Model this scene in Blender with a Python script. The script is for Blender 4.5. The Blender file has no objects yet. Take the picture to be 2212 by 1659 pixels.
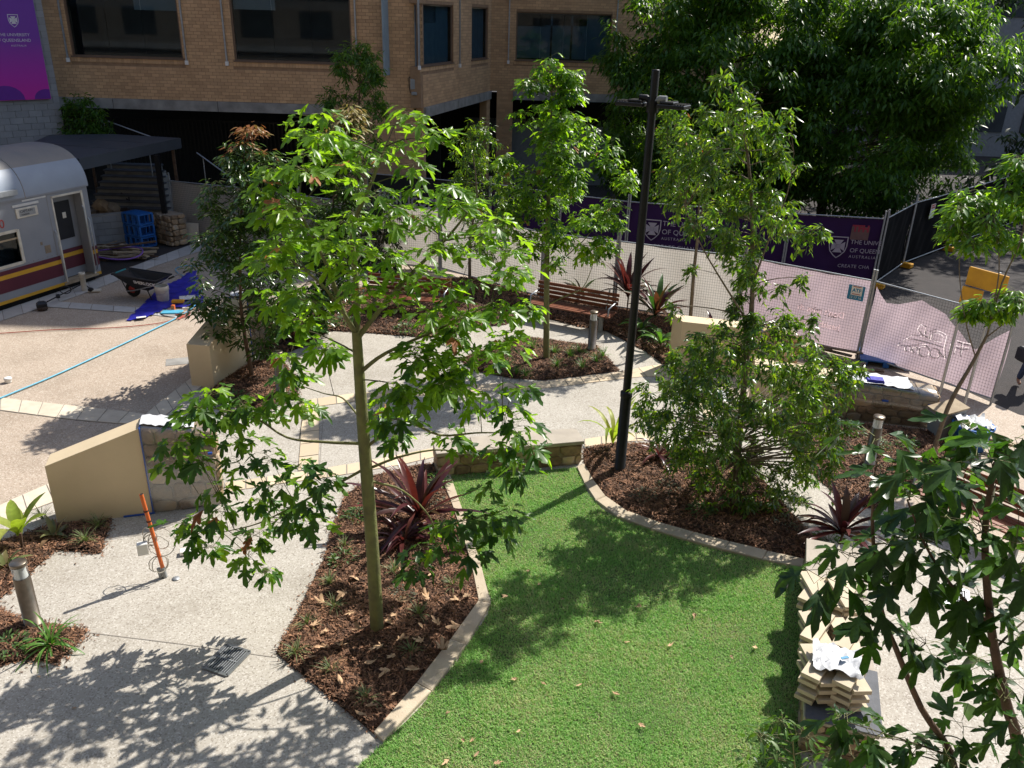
import bpy, bmesh, math, random
import numpy as np
from mathutils import Vector, Matrix
random.seed(11); rng = np.random.default_rng(11)
S = bpy.context.scene
C = S.collection
# ------------------------------------------------------------------ camera
IW, IH, FPX = 2212., 1659., 1800.       # size of the measuring grid laid over the photograph, focal length in it
PITCH, ROLL, EYE = math.radians(23.7), math.atan(.03), 7.0
cp_, sp_, cr_, sr_ = math.cos(PITCH), math.sin(PITCH), math.cos(ROLL), math.sin(ROLL)
FW, UP, RT = np.array([0, cp_, -sp_]), np.array([0, sp_, cp_]), np.array([1., 0, 0])
cam = bpy.data.cameras.new('camera'); camo = bpy.data.objects.new('camera', cam); C.objects.link(camo)
cam.sensor_width = 36; cam.lens = FPX / IW * 36; cam.clip_start = .05; cam.clip_end = 600
cx, cy, cz = cr_ * RT + sr_ * UP, -sr_ * RT + cr_ * UP, -FW
camo.matrix_world = Matrix(((cx[0], cy[0], cz[0], 0), (cx[1], cy[1], cz[1], 0), (cx[2], cy[2], cz[2], EYE), (0, 0, 0, 1)))
S.camera = camo
# ------------------------------------------------------------------ sky, sun, exposure
SUN_AZ, SUN_EL = math.radians(44.5), math.radians(48)        # azimuth from +X towards +Y
w = bpy.data.worlds.new('World'); S.world = w; w.use_nodes = True
nt = w.node_tree; bg = nt.nodes['Background']; sky = nt.nodes.new('ShaderNodeTexSky')
sky.sky_type = 'NISHITA'; sky.sun_disc = False; sky.sun_elevation = SUN_EL; sky.sun_rotation = math.radians(90) - SUN_AZ
nt.links.new(sky.outputs[0], bg.inputs[0]); bg.inputs[1].default_value = 0.13
sl = bpy.data.lights.new('sun', 'SUN'); sl.energy = 5.0; sl.angle = math.radians(.55); sl.color = (1, .95, .87)
so = bpy.data.objects.new('sun', sl); C.objects.link(so); so.location = (20, 20, 30)
sd = Vector((math.cos(SUN_AZ) * math.cos(SUN_EL), math.sin(SUN_AZ) * math.cos(SUN_EL), math.sin(SUN_EL)))
so.rotation_euler = sd.to_track_quat('Z', 'Y').to_euler()
S.view_settings.view_transform = 'Standard'; S.view_settings.look = 'None'
S.view_settings.exposure = 0.56; S.view_settings.gamma = 1; S.view_settings.use_curve_mapping = False
S.cycles.use_denoising = True; S.cycles.max_bounces = 7; S.cycles.transparent_max_bounces = 12
S.cycles.diffuse_bounces = 4; S.cycles.glossy_bounces = 2; S.cycles.caustics_reflective = False; S.cycles.caustics_refractive = False
# ------------------------------------------------------------------ measuring helpers
def ray(x, y):
    dx, dy = x - IW / 2, y - IH / 2
    return FW * FPX + RT * (cr_ * dx + sr_ * dy) - UP * (-sr_ * dx + cr_ * dy)
def G(x, y, z=0.):                       # point of the photograph that lies at height z
    d = ray(x, y); t = (z - EYE) / d[2]; return Vector((d[0] * t, d[1] * t, z))
def AY(x, y, Y):                         # point of the photograph that lies Y metres ahead
    d = ray(x, y); t = Y / d[1]; return Vector((d[0] * t, Y, EYE + d[2] * t))
def GP(pts, z=0.): return [G(x, y, z) for x, y in pts]
# ------------------------------------------------------------------ materials
M = {}
def nodes(name):
    m = bpy.data.materials.new(name); m.use_nodes = True; n = m.node_tree
    return m, n, n.nodes['Principled BSDF']
def N(n, t, **k):
    q = n.nodes.new(t)
    for a, b in k.items():
        if a.startswith('i_'): q.inputs[int(a[2:]) if a[2:].isdigit() else a[2:]].default_value = b
        else: setattr(q, a, b)
    return q
def c4(c): return (c[0], c[1], c[2], 1)
def ramp(n, fac, cols, pos=None, interp='LINEAR'):
    r = n.nodes.new('ShaderNodeValToRGB'); e = r.color_ramp; e.interpolation = interp
    pos = pos or [i / (len(cols) - 1) for i in range(len(cols))]
    while len(e.elements) < len(cols): e.elements.new(.5)
    for el, p, c in zip(e.elements, pos, cols): el.position = p; el.color = c4(c)
    n.links.new(fac, r.inputs[0]); return r.outputs[0]
def mat(name, c1, c2=None, rough=.7, scale=6, bump=0, bscale=40, metal=0, spec=.4, detail=5, rnd=0, lo=.3, hi=.7):
    m, n, b = nodes(name); b.inputs['Roughness'].default_value = rough; b.inputs['Metallic'].default_value = metal
    b.inputs['Specular IOR Level'].default_value = spec
    tc = N(n, 'ShaderNodeTexCoord')
    if c2 is None: c2 = tuple(x * .85 for x in c1)
    nz = N(n, 'ShaderNodeTexNoise', i_Scale=scale, i_Detail=detail); n.links.new(tc.outputs['Object'], nz.inputs['Vector'])
    col = ramp(n, nz.outputs[0], [c1, c2], [lo, hi])
    if rnd:
        oi = N(n, 'ShaderNodeObjectInfo'); gi = N(n, 'ShaderNodeNewGeometry')
        ad = N(n, 'ShaderNodeMath', operation='ADD'); n.links.new(oi.outputs['Random'], ad.inputs[0]); n.links.new(gi.outputs['Random Per Island'], ad.inputs[1])
        fr = N(n, 'ShaderNodeMath', operation='FRACT'); n.links.new(ad.outputs[0], fr.inputs[0])
        mr = N(n, 'ShaderNodeMapRange', i_3=1 - rnd, i_4=1 + rnd); n.links.new(fr.outputs[0], mr.inputs[0])
        hs = N(n, 'ShaderNodeHueSaturation'); n.links.new(col, hs.inputs['Color']); n.links.new(mr.outputs[0], hs.inputs['Value']); col = hs.outputs[0]
    n.links.new(col, b.inputs['Base Color'])
    if bump:
        n2 = N(n, 'ShaderNodeTexNoise', i_Scale=bscale, i_Detail=4); n.links.new(tc.outputs['Object'], n2.inputs['Vector'])
        bp = N(n, 'ShaderNodeBump', i_Strength=bump, i_Distance=.02); n.links.new(n2.outputs[0], bp.inputs['Height']); n.links.new(bp.outputs[0], b.inputs['Normal'])
    M[name] = m; return m
def leafmat(name, cols, pos=None, trans=.42, rough=.42, tcol=(1.5, 1.7, .55), spec=.4):
    m, n, b = nodes(name); b.inputs['Roughness'].default_value = rough; b.inputs['Specular IOR Level'].default_value = spec
    oi = N(n, 'ShaderNodeObjectInfo'); gi = N(n, 'ShaderNodeNewGeometry')
    ad = N(n, 'ShaderNodeMath', operation='ADD'); n.links.new(oi.outputs['Random'], ad.inputs[0]); n.links.new(gi.outputs['Random Per Island'], ad.inputs[1])
    fr = N(n, 'ShaderNodeMath', operation='FRACT'); n.links.new(ad.outputs[0], fr.inputs[0])
    col = ramp(n, fr.outputs[0], cols, pos)
    tc = N(n, 'ShaderNodeTexCoord'); nz = N(n, 'ShaderNodeTexNoise', i_Scale=9, i_Detail=2); n.links.new(tc.outputs['Object'], nz.inputs['Vector'])
    mr = N(n, 'ShaderNodeMapRange', i_1=.3, i_2=.7, i_3=.75, i_4=1.25); n.links.new(nz.outputs[0], mr.inputs[0])
    hs = N(n, 'ShaderNodeHueSaturation'); n.links.new(col, hs.inputs['Color']); n.links.new(mr.outputs[0], hs.inputs['Value'])
    n.links.new(hs.outputs[0], b.inputs['Base Color'])
    mx = N(n, 'ShaderNodeMix', data_type='RGBA', blend_type='MULTIPLY'); mx.inputs[0].default_value = 1
    n.links.new(hs.outputs[0], mx.inputs[6]); mx.inputs[7].default_value = c4(tcol)
    tr = N(n, 'ShaderNodeBsdfTranslucent'); n.links.new(mx.outputs[2], tr.inputs[0])
    ms = N(n, 'ShaderNodeMixShader'); ms.inputs[0].default_value = trans
    n.links.new(b.outputs[0], ms.inputs[1]); n.links.new(tr.outputs[0], ms.inputs[2])
    n.links.new(ms.outputs[0], n.nodes['Material Output'].inputs[0]); M[name] = m; return m
def aggregate(name, base, chips, dirt, scale=70, mixp=.55):     # exposed-aggregate concrete: small stones of several colours
    m, n, b = nodes(name); b.inputs['Roughness'].default_value = .75; b.inputs['Specular IOR Level'].default_value = .25
    tc = N(n, 'ShaderNodeTexCoord'); vo = N(n, 'ShaderNodeTexVoronoi', i_Scale=scale); n.links.new(tc.outputs['Object'], vo.inputs['Vector'])
    sp = N(n, 'ShaderNodeSeparateColor'); n.links.new(vo.outputs['Color'], sp.inputs[0])
    chip = ramp(n, sp.outputs[0], chips, None, 'CONSTANT')
    st = N(n, 'ShaderNodeMath', operation='LESS_THAN'); st.inputs[1].default_value = mixp; n.links.new(sp.outputs[1], st.inputs[0])
    nz = N(n, 'ShaderNodeTexNoise', i_Scale=.9, i_Detail=6, i_Roughness=.65); n.links.new(tc.outputs['Object'], nz.inputs['Vector'])
    bc = ramp(n, nz.outputs[0], [dirt, base], [.3, .6])
    mx = N(n, 'ShaderNodeMix', data_type='RGBA'); n.links.new(st.outputs[0], mx.inputs[0]); n.links.new(bc, mx.inputs[6]); n.links.new(chip, mx.inputs[7])
    m2 = N(n, 'ShaderNodeMix', data_type='RGBA', blend_type='MULTIPLY'); m2.inputs[0].default_value = .55
    n.links.new(mx.outputs[2], m2.inputs[6]); n.links.new(ramp(n, nz.outputs[0], [(.80, .785, .765), (1, 1, 1)], [.34, .52]), m2.inputs[7])
    n.links.new(m2.outputs[2], b.inputs['Base Color'])
    bp = N(n, 'ShaderNodeBump', i_Strength=.25, i_Distance=.004); n.links.new(vo.outputs['Distance'], bp.inputs['Height']); n.links.new(bp.outputs[0], b.inputs['Normal'])
    M[name] = m; return m
aggregate('light_agg', (.40, .368, .318), [(.43, .40, .35), (.385, .353, .303), (.50, .47, .42), (.28, .25, .21), (.415, .383, .333)], (.36, .33, .283), 62, .5)
aggregate('tan_agg', (.41, .335, .265), [(.45, .37, .30), (.375, .305, .24), (.50, .435, .36), (.30, .24, .185), (.41, .335, .265)], (.365, .30, .235), 55, .5)
mat('asphalt', (.042, .035, .033), (.03, .026, .025), .9, 3, .5, 120)
mat('paver', (.62, .55, .44), (.52, .45, .35), .75, 5, .15, 90, rnd=.10)
mat('paver_gold', (.60, .47, .31), (.54, .45, .33), .75, 4, .15, 90, rnd=.14)
mat('paver_grey', (.47, .46, .44), (.40, .39, .37), .8, 5, .15, 90, rnd=.09)
mat('joint', (.30, .27, .23), (.22, .2, .18), .9)
mat('kerb', (.50, .42, .31), (.41, .335, .24), .85, 5, .3, 60, rnd=.08)
mat('render_cream', (.64, .52, .345), (.575, .465, .305), .8, 1.6, .15, 120, detail=8)
mat('soil', (.075, .045, .03), (.03, .02, .014), .95, 12, .8, 50)
mat('chips', (.26, .135, .075), (.09, .046, .028), .85, 8, rnd=.8)
mat('stone_a', (.40, .28, .16), (.22, .15, .10), .85, 7, .5, 30, rnd=.35)
mat('stone_b', (.30, .26, .21), (.46, .33, .19), .85, 6, .5, 30, rnd=.35)
mat('stone_dull', (.20, .16, .12), (.28, .21, .14), .9, 6, .5, 30, rnd=.35)
mat('mortar', (.34, .28, .21), (.25, .2, .15), .95, 12, .4, 60)
mat('slab_cap', (.42, .37, .30), (.33, .29, .24), .8, 4, .2, 70)
mat('bluestone', (.10, .105, .12), (.065, .07, .08), .7, 6, .2, 60)
mat('brick', (.60, .385, .215), (.50, .315, .175), .88, 1.2, .3, 60, rnd=.13)
mat('brick_mortar', (.36, .23, .135), (.26, .165, .10), .95, 5)
mat('concrete', (.36, .35, .33), (.20, .195, .185), .9, 2.5, .3, 40)
mat('block', (.31, .32, .33), (.26, .27, .28), .9, 3, .3, 60, rnd=.09)
mat('block_joint', (.22, .225, .23), None, .95)
mat('dark_void', (.02, .02, .022), (.012, .012, .014), .9)  # near black, stands for the unlit depth of undercroft and carriage
mat('steel', (.42, .44, .46), (.34, .36, .38), .38, 8, metal=.85)
mat('galv', (.40, .42, .44), (.30, .32, .34), .5, 9, metal=.6)
mat('stainless', (.24, .20, .16), (.17, .145, .115), .36, 14, metal=.85)
mat('black_metal', (.012, .012, .013), (.008, .008, .009), .4, 9, spec=.3)
mat('black_plastic', (.015, .017, .022), (.012, .013, .016), .45)
mat('white', (.78, .77, .74), (.70, .69, .66), .6)
mat('white_dirty', (.68, .64, .55), (.50, .46, .38), .6, 7)
mat('rubber', (.02, .02, .02), (.012, .012, .012), .8)
mat('red', (.42, .05, .04), None, .5)
mat('timber_red', (.24, .085, .04), (.15, .05, .027), .5, 5, .2, 60, rnd=.22)
mat('timber_pale', (.42, .34, .23), (.27, .2, .13), .8, 6, .2, 40, rnd=.25)
mat('train_grey', (.27, .285, .31), (.23, .245, .27), .45, 2, .05, 20)
mat('train_roof', (.21, .205, .20), (.28, .25, .225), .6, 1.5, .1, 20)
mat('train_blue', (.30, .345, .41), (.26, .3, .36), .5, 2, .05, 20)
mat('maroon', (.11, .022, .035), (.09, .018, .03), .5, 3)
mat('yellow', (.66, .36, .03), (.55, .3, .03), .5, 3)
mat('canopy', (.055, .066, .08), (.045, .053, .065), .55, 2)
mat('blue_crate', (.02, .13, .42), (.015, .1, .33), .5, 5)
mat('tarp', (.035, .035, .42), (.02, .02, .26), .45, 6, .4, 14)
mat('hose_blue', (.10, .42, .60), None, .4)
mat('hose_red', (.42, .08, .05), None, .5)
mat('purple_hose', (.22, .10, .42), None, .5)
mat('orange', (.72, .17, .04), (.6, .13, .03), .45)
mat('tape', (.02, .09, .42), None, .6)
mat('purple', (.040, .016, .075), (.032, .013, .062), .8, 1, spec=.15)
mat('dark_banner', (.02, .02, .024), None, .8)
mat('shade_cloth', (.004, .004, .005), (.007, .007, .008), .95, 3, spec=.1)
mat('text_white', (.72, .70, .74), None, .7)
mat('text_mauve', (.42, .38, .46), None, .7)
mat('sign_blue', (.02, .22, .40), None, .5)
mat('sign_yellow', (.72, .36, .02), (.62, .3, .02), .5)
mat('cord', (.34, .31, .26), None, .6)
mat('bark_green', (.20, .21, .075), (.13, .125, .06), .8, 9, .4, 50)
mat('bark_grey', (.22, .18, .13), (.12, .095, .07), .85, 10, .5, 60)
mat('bark_brown', (.15, .095, .06), (.08, .05, .035), .85, 10, .5, 60)
mat('twig', (.10, .095, .045), (.06, .055, .03), .85)
mat('grey_bin', (.30, .31, .31), (.24, .25, .25), .6)
mat('glass_tube', (.80, .80, .80), None, .15)
mat('plastic_white', (.55, .56, .58), (.47, .48, .5), .35, 8, .8, 9)
mat('dry_leaf', (.55, .37, .22), (.42, .26, .15), .8, 9, rnd=.3)
mat('far_wall', (.24, .25, .26), (.19, .2, .21), .9)
mat('paint_flake', (.62, .62, .60), None, .7)
# a translucent fence cloth, back-lit by the sun
def cloth(name, col, fac=.5):
    m, n, b = nodes(name); b.inputs['Roughness'].default_value = .9; b.inputs['Base Color'].default_value = c4(col); b.inputs['Specular IOR Level'].default_value = .1
    tr = N(n, 'ShaderNodeBsdfTranslucent'); tr.inputs[0].default_value = c4(col)
    ms = N(n, 'ShaderNodeMixShader'); ms.inputs[0].default_value = fac
    n.links.new(b.outputs[0], ms.inputs[1]); n.links.new(tr.outputs[0], ms.inputs[2]); n.links.new(ms.outputs[0], n.nodes['Material Output'].inputs[0]); M[name] = m
cloth('cloth_white', (.60, .56, .51)); cloth('cloth_pink', (.52, .41, .45)); cloth('text_pink', (.88, .76, .78), .7)
def glass(name, col, fac, rough=.03):
    m, n, b = nodes(name); gl = N(n, 'ShaderNodeBsdfGlossy'); gl.inputs['Roughness'].default_value = rough; gl.inputs[0].default_value = (.75, .8, .85, 1)
    tr = N(n, 'ShaderNodeBsdfTransparent'); tr.inputs[0].default_value = c4(col); ms = N(n, 'ShaderNodeMixShader'); ms.inputs[0].default_value = fac
    n.links.new(tr.outputs[0], ms.inputs[1]); n.links.new(gl.outputs[0], ms.inputs[2]); n.links.new(ms.outputs[0], n.nodes['Material Output'].inputs[0]); M[name] = m
glass('glass', (.55, .63, .67), .03); glass('clear_glass', (.9, .93, .94), .18); glass('cling_film', (.86, .86, .86), .16, .22)
# the two-colour banner print
def banner_mat():
    m, n, b = nodes('banner'); b.inputs['Roughness'].default_value = .5
    tc = N(n, 'ShaderNodeTexCoord'); sx = N(n, 'ShaderNodeSeparateXYZ'); n.links.new(tc.outputs['Generated'], sx.inputs[0])
    n.links.new(ramp(n, sx.outputs[2], [(.62, .01, .36), (.45, .015, .40), (.17, .03, .36), (.13, .025, .34)], [0, .16, .42, 1]), b.inputs['Base Color']); M['banner'] = m
banner_mat()
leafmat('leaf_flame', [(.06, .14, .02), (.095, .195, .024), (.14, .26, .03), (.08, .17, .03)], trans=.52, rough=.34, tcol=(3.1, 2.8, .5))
leafmat('leaf_flame_dark', [(.03, .085, .02), (.045, .115, .02), (.07, .16, .024), (.04, .10, .024)], trans=.4, rough=.34, tcol=(1.8, 1.8, .5))  # darker copy of the leaf colour, for backlit and shaded foliage
leafmat('leaf_lilly', [(.03, .08, .02), (.055, .13, .022), (.09, .18, .025), (.15, .22, .03), (.035, .09, .02)], trans=.45, rough=.28, tcol=(2.7, 2.6, .5), spec=.8)
leafmat('leaf_mag', [(.035, .075, .022), (.05, .105, .026), (.08, .14, .03), (.05, .09, .024)], trans=.28, rough=.25, spec=.6)
leafmat('leaf_mag_tip', [(.30, .12, .05), (.22, .10, .04), (.36, .2, .09), (.14, .13, .04)], trans=.3, rough=.4, tcol=(1.3, 1.1, .7))
leafmat('leaf_pale_tip', [(.34, .30, .13), (.22, .22, .07), (.38, .27, .12), (.14, .16, .05)], trans=.3, rough=.4, tcol=(1.3, 1.2, .7))
leafmat('leaf_hedge', [(.035, .095, .02), (.055, .135, .022), (.085, .18, .025), (.04, .11, .022)], trans=.45, rough=.38, tcol=(3.2, 2.7, .5))
leafmat('leaf_near', [(.018, .05, .014), (.028, .07, .016), (.045, .10, .018), (.022, .06, .016)], trans=.32, rough=.34, tcol=(1.9, 1.9, .5))  # darkest copy, the foreground tree's backlit look put into the colour
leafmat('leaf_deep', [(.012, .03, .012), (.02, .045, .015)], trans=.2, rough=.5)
leafmat('leaf_cordy', [(.045, .014, .02), (.075, .022, .025), (.13, .04, .03), (.05, .02, .03), (.10, .065, .025)], trans=.3, rough=.3, tcol=(1.5, .8, .6))
leafmat('leaf_cordy_green', [(.035, .085, .03), (.05, .12, .03), (.10, .035, .03)], trans=.32, rough=.35)
leafmat('leaf_grass_tuft', [(.10, .16, .05), (.16, .21, .08), (.22, .26, .12), (.07, .13, .04)], trans=.3, rough=.45)
leafmat('leaf_strap', [(.07, .17, .03), (.11, .24, .04), (.09, .2, .035)], trans=.35, rough=.4)
leafmat('leaf_brom', [(.10, .17, .06), (.22, .12, .07), (.14, .19, .07), (.28, .13, .07)], trans=.3, rough=.35)
leafmat('leaf_lime', [(.30, .36, .06), (.24, .32, .05), (.36, .36, .10)], trans=.45, rough=.45)
leafmat('leaf_low', [(.05, .11, .03), (.08, .16, .04), (.12, .19, .06), (.06, .12, .05)], trans=.35, rough=.45)
leafmat('leaf_silver', [(.12, .16, .11), (.16, .2, .14), (.09, .13, .08)], trans=.25, rough=.6)
leafmat('leaf_dead', [(.38, .17, .06), (.30, .12, .05), (.42, .24, .10)], trans=.3, rough=.7, tcol=(1.4, 1, .6))
def grass_mat():
    m, n, b = nodes('grass'); b.inputs['Roughness'].default_value = .55; b.inputs['Specular IOR Level'].default_value = .25
    gi = N(n, 'ShaderNodeNewGeometry'); tc = N(n, 'ShaderNodeTexCoord')
    nz = N(n, 'ShaderNodeTexNoise', i_Scale=1.1, i_Detail=8, i_Roughness=.78); n.links.new(tc.outputs['Object'], nz.inputs['Vector'])
    ad = N(n, 'ShaderNodeMath', operation='MULTIPLY_ADD'); ad.inputs[1].default_value = .45; n.links.new(gi.outputs['Random Per Island'], ad.inputs[0]); n.links.new(nz.outputs[0], ad.inputs[2])
    col = ramp(n, ad.outputs[0], [(.115, .27, .055), (.20, .41, .095), (.27, .50, .14), (.37, .51, .19), (.50, .48, .27)], [.34, .52, .68, .80, .94])
    n.links.new(col, b.inputs['Base Color'])
    tr = N(n, 'ShaderNodeBsdfTranslucent'); mx = N(n, 'ShaderNodeMix', data_type='RGBA', blend_type='MULTIPLY'); mx.inputs[0].default_value = 1; mx.inputs[7].default_value = (1.3, 1.5, .7, 1)
    n.links.new(col, mx.inputs[6]); n.links.new(mx.outputs[2], tr.inputs[0])
    ms = N(n, 'ShaderNodeMixShader'); ms.inputs[0].default_value = .38; n.links.new(b.outputs[0], ms.inputs[1]); n.links.new(tr.outputs[0], ms.inputs[2])
    n.links.new(ms.outputs[0], n.nodes['Material Output'].inputs[0]); M['grass'] = m
grass_mat()
mat('turf', (.055, .10, .03), (.09, .10, .04), .95, 4, .5, 60)
mat('strip_cream', (.53, .45, .325), (.46, .39, .28), .75, 5, .15, 60, rnd=.08)
# ------------------------------------------------------------------ mesh helpers
OFF = {}
def tag(o, label=None, cat=None, group=None, kind=None):
    if label: o['label'] = label
    if cat: o['category'] = cat
    if group: o['group'] = group
    if kind: o['kind'] = kind
    return o
def thing(name, label, cat, loc=(0, 0, 0), group=None):
    o = bpy.data.objects.new(name, None); C.objects.link(o); o.location = loc; o.empty_display_size = .2
    OFF[o] = Vector(loc); return tag(o, label, cat, group)
def link(name, me, m, parent=None, off=None):
    o = bpy.data.objects.new(name, me); C.objects.link(o)
    if m is not None and not me.materials: me.materials.append(M[m] if isinstance(m, str) else m)
    if parent is not None: o.parent = parent; OFF[o] = OFF[parent]
    else: OFF[o] = Vector(off or (0, 0, 0)); o.location = OFF[o]
    return o
def arrmesh(name, V, F, smooth=False):
    V = np.ascontiguousarray(V, dtype=np.float32); F = np.ascontiguousarray(F, dtype=np.int32); k = F.shape[1]
    me = bpy.data.meshes.new(name); me.vertices.add(len(V)); me.vertices.foreach_set('co', V.ravel())
    me.loops.add(F.size); me.loops.foreach_set('vertex_index', F.ravel())
    me.polygons.add(len(F)); me.polygons.foreach_set('loop_start', np.arange(0, F.size, k, dtype=np.int32))
    me.polygons.foreach_set('loop_total', np.full(len(F), k, dtype=np.int32))
    if smooth: me.polygons.foreach_set('use_smooth', np.ones(len(F), dtype=bool))
    me.update(calc_edges=True); return me
class MB:
    def __init__(s, T=None): s.v = []; s.f = []; s.T = T; s.sm = []
    def add(s, vs, fs, smooth=False):
        b = len(s.v); s.v += [s.T @ Vector(p) if s.T else Vector(p) for p in vs]
        s.f += [tuple(b + i for i in q) for q in fs]; s.sm += [smooth] * len(fs); return s
    def box(s, c, d, rz=0, R=None):
        R = R or Matrix.Rotation(rz, 3, 'Z'); c = Vector(c); h = Vector(d) / 2
        vs = [c + R @ Vector((x * h.x, y * h.y, z * h.z)) for z in (-1, 1) for x, y in ((-1, -1), (1, -1), (1, 1), (-1, 1))]
        return s.add(vs, [(3, 2, 1, 0), (4, 5, 6, 7), (0, 1, 5, 4), (1, 2, 6, 5), (2, 3, 7, 6), (3, 0, 4, 7)])
    def chamfer(s, c, d, rz=0, b=.01):           # box with its top and bottom edges taken off
        R = Matrix.Rotation(rz, 3, 'Z'); c = Vector(c); x, y, z = d[0] / 2, d[1] / 2, d[2] / 2; vs = []
        for zz, k in ((-z, b), (-z + b, 0), (z - b, 0), (z, b)):
            for px, py in ((-1, -1), (1, -1), (1, 1), (-1, 1)): vs.append(c + R @ Vector((px * (x - k), py * (y - k), zz)))
        fs = [(3, 2, 1, 0), (12, 13, 14, 15)]
        for L in range(3):
            for i in range(4): j = (i + 1) % 4; fs.append((L * 4 + i, L * 4 + j, L * 4 + 4 + j, L * 4 + 4 + i))
        return s.add(vs, fs)
    def prism(s, poly, z0, z1):
        n = len(poly); P = [(p[0], p[1]) for p in poly]
        if sum(P[i][0] * P[(i + 1) % n][1] - P[(i + 1) % n][0] * P[i][1] for i in range(n)) < 0: P = P[::-1]
        vs = [(x, y, z0) for x, y in P] + [(x, y, z1) for x, y in P]
        return s.add(vs, [tuple(range(n - 1, -1, -1)), tuple(range(n, 2 * n))] + [(i, (i + 1) % n, n + (i + 1) % n, n + i) for i in range(n)])
    def hexa(s, b4, t4):                         # 4 bottom + 4 top corners
        return s.add(list(b4) + list(t4), [(3, 2, 1, 0), (4, 5, 6, 7), (0, 1, 5, 4), (1, 2, 6, 5), (2, 3, 7, 6), (3, 0, 4, 7)])
    def tube(s, pts, r, seg=8, cap=True):
        pts = [Vector(p) for p in pts]; n = len(pts); rs = r if isinstance(r, (list, tuple)) else [r] * n; vs = []; u = None
        for i, p in enumerate(pts):
            t = (pts[min(i + 1, n - 1)] - pts[max(i - 1, 0)]).normalized()
            if u is None: u = t.orthogonal().normalized()
            u = (u - t * u.dot(t)); u = u.normalized() if u.length > 1e-6 else t.orthogonal().normalized(); q = t.cross(u)
            vs += [p + (u * math.cos(a) + q * math.sin(a)) * rs[i] for a in [2 * math.pi * k / seg for k in range(seg)]]
        fs = [(i * seg + k, i * seg + (k + 1) % seg, (i + 1) * seg + (k + 1) % seg, (i + 1) * seg + k) for i in range(n - 1) for k in range(seg)]
        s.add(vs, fs, seg > 5)
        if cap: s.add([vs[k] for k in range(seg)] + [vs[(n - 1) * seg + k] for k in range(seg)], [tuple(range(seg - 1, -1, -1)), tuple(range(seg, 2 * seg))])
        return s
    def lathe(s, c, prof, seg=20):
        c = Vector(c); vs = [c + Vector((r * math.cos(2 * math.pi * k / seg), r * math.sin(2 * math.pi * k / seg), z)) for r, z in prof for k in range(seg)]
        return s.add(vs, [(i * seg + k, i * seg + (k + 1) % seg, (i + 1) * seg + (k + 1) % seg, (i + 1) * seg + k) for i in range(len(prof) - 1) for k in range(seg)], True)
    def build(s, name, m, parent=None, off=None, kind=None):
        o_ = OFF[parent] if parent is not None else Vector(off or (0, 0, 0))
        me = bpy.data.meshes.new(name); me.from_pydata([v - o_ for v in s.v], [], s.f)
        me.polygons.foreach_set('use_smooth', s.sm); me.update()
        o = link(name, me, m, parent, off)
        if kind: o['kind'] = kind
        return o
def bez(a, b, c, n=8):
    a, b, c = Vector(a), Vector(b), Vector(c)
    return [a * (1 - t) ** 2 + b * 2 * t * (1 - t) + c * t * t for t in [i / n for i in range(n + 1)]]
def smoothline(pts, n=6):                        # Catmull-Rom through the points
    P = [Vector(p) for p in pts]; P = [P[0] * 2 - P[1]] + P + [P[-1] * 2 - P[-2]]; out = []
    for i in range(1, len(P) - 2):
        for k in range(n):
            t = k / n; a, b, c, d = P[i - 1:i + 3]
            out.append(.5 * (2 * b + (c - a) * t + (2 * a - 5 * b + 4 * c - d) * t * t + (3 * b - a - 3 * c + d) * t ** 3))
    return out + [P[-2]]
def inside(px, py, poly):
    r = np.zeros(len(px), bool); n = len(poly)
    for i in range(n):
        x0, y0 = poly[i][0], poly[i][1]; x1, y1 = poly[(i + 1) % n][0], poly[(i + 1) % n][1]
        if y0 == y1: continue
        k = ((y0 > py) != (y1 > py)) & (px < (x1 - x0) * (py - y0) / (y1 - y0) + x0); r ^= k
    return r
def edge_dist(px, py, poly):
    d = np.full(len(px), 1e9); n = len(poly)
    for i in range(n):
        a = np.array([poly[i][0], poly[i][1]]); b = np.array([poly[(i + 1) % n][0], poly[(i + 1) % n][1]]); e = b - a
        t = np.clip(((px - a[0]) * e[0] + (py - a[1]) * e[1]) / (e @ e + 1e-9), 0, 1)
        d = np.minimum(d, np.hypot(px - a[0] - t * e[0], py - a[1] - t * e[1]))
    return d
def scatter(poly, per_m2):
    xs = [p[0] for p in poly]; ys = [p[1] for p in poly]; n = int((max(xs) - min(xs)) * (max(ys) - min(ys)) * per_m2)
    x = rng.uniform(min(xs), max(xs), n); y = rng.uniform(min(ys), max(ys), n); k = inside(x, y, poly); return x[k], y[k]
def text(s, size, m, parent, T, name='lettering', mirror=False, align='LEFT', space=1, bold=0):
    cu = bpy.data.curves.new('lettering', 'FONT'); cu.body = s; cu.size = size; cu.align_x = align; cu.extrude = .001; cu.space_character = space; cu.offset = bold; cu.resolution_u = 3
    o = bpy.data.objects.new('lettering', cu); me = bpy.data.meshes.new_from_object(o); bpy.data.objects.remove(o); bpy.data.curves.remove(cu)
    if mirror: T = T @ Matrix.Scale(-1, 4, (1, 0, 0))
    me.transform(Matrix.Translation(-OFF[parent]) @ T); me.name = name; me.materials.clear()
    return link(name, me, m, parent)
def frame(o, x, y):                              # matrix with local X along x, local Y along y, at o
    x = Vector(x).normalized(); y = Vector(y); z = x.cross(y).normalized(); y = z.cross(x)
    return Matrix(((x.x, y.x, z.x, o[0]), (x.y, y.y, z.y, o[1]), (x.z, y.z, z.z, o[2]), (0, 0, 0, 1)))
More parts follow.
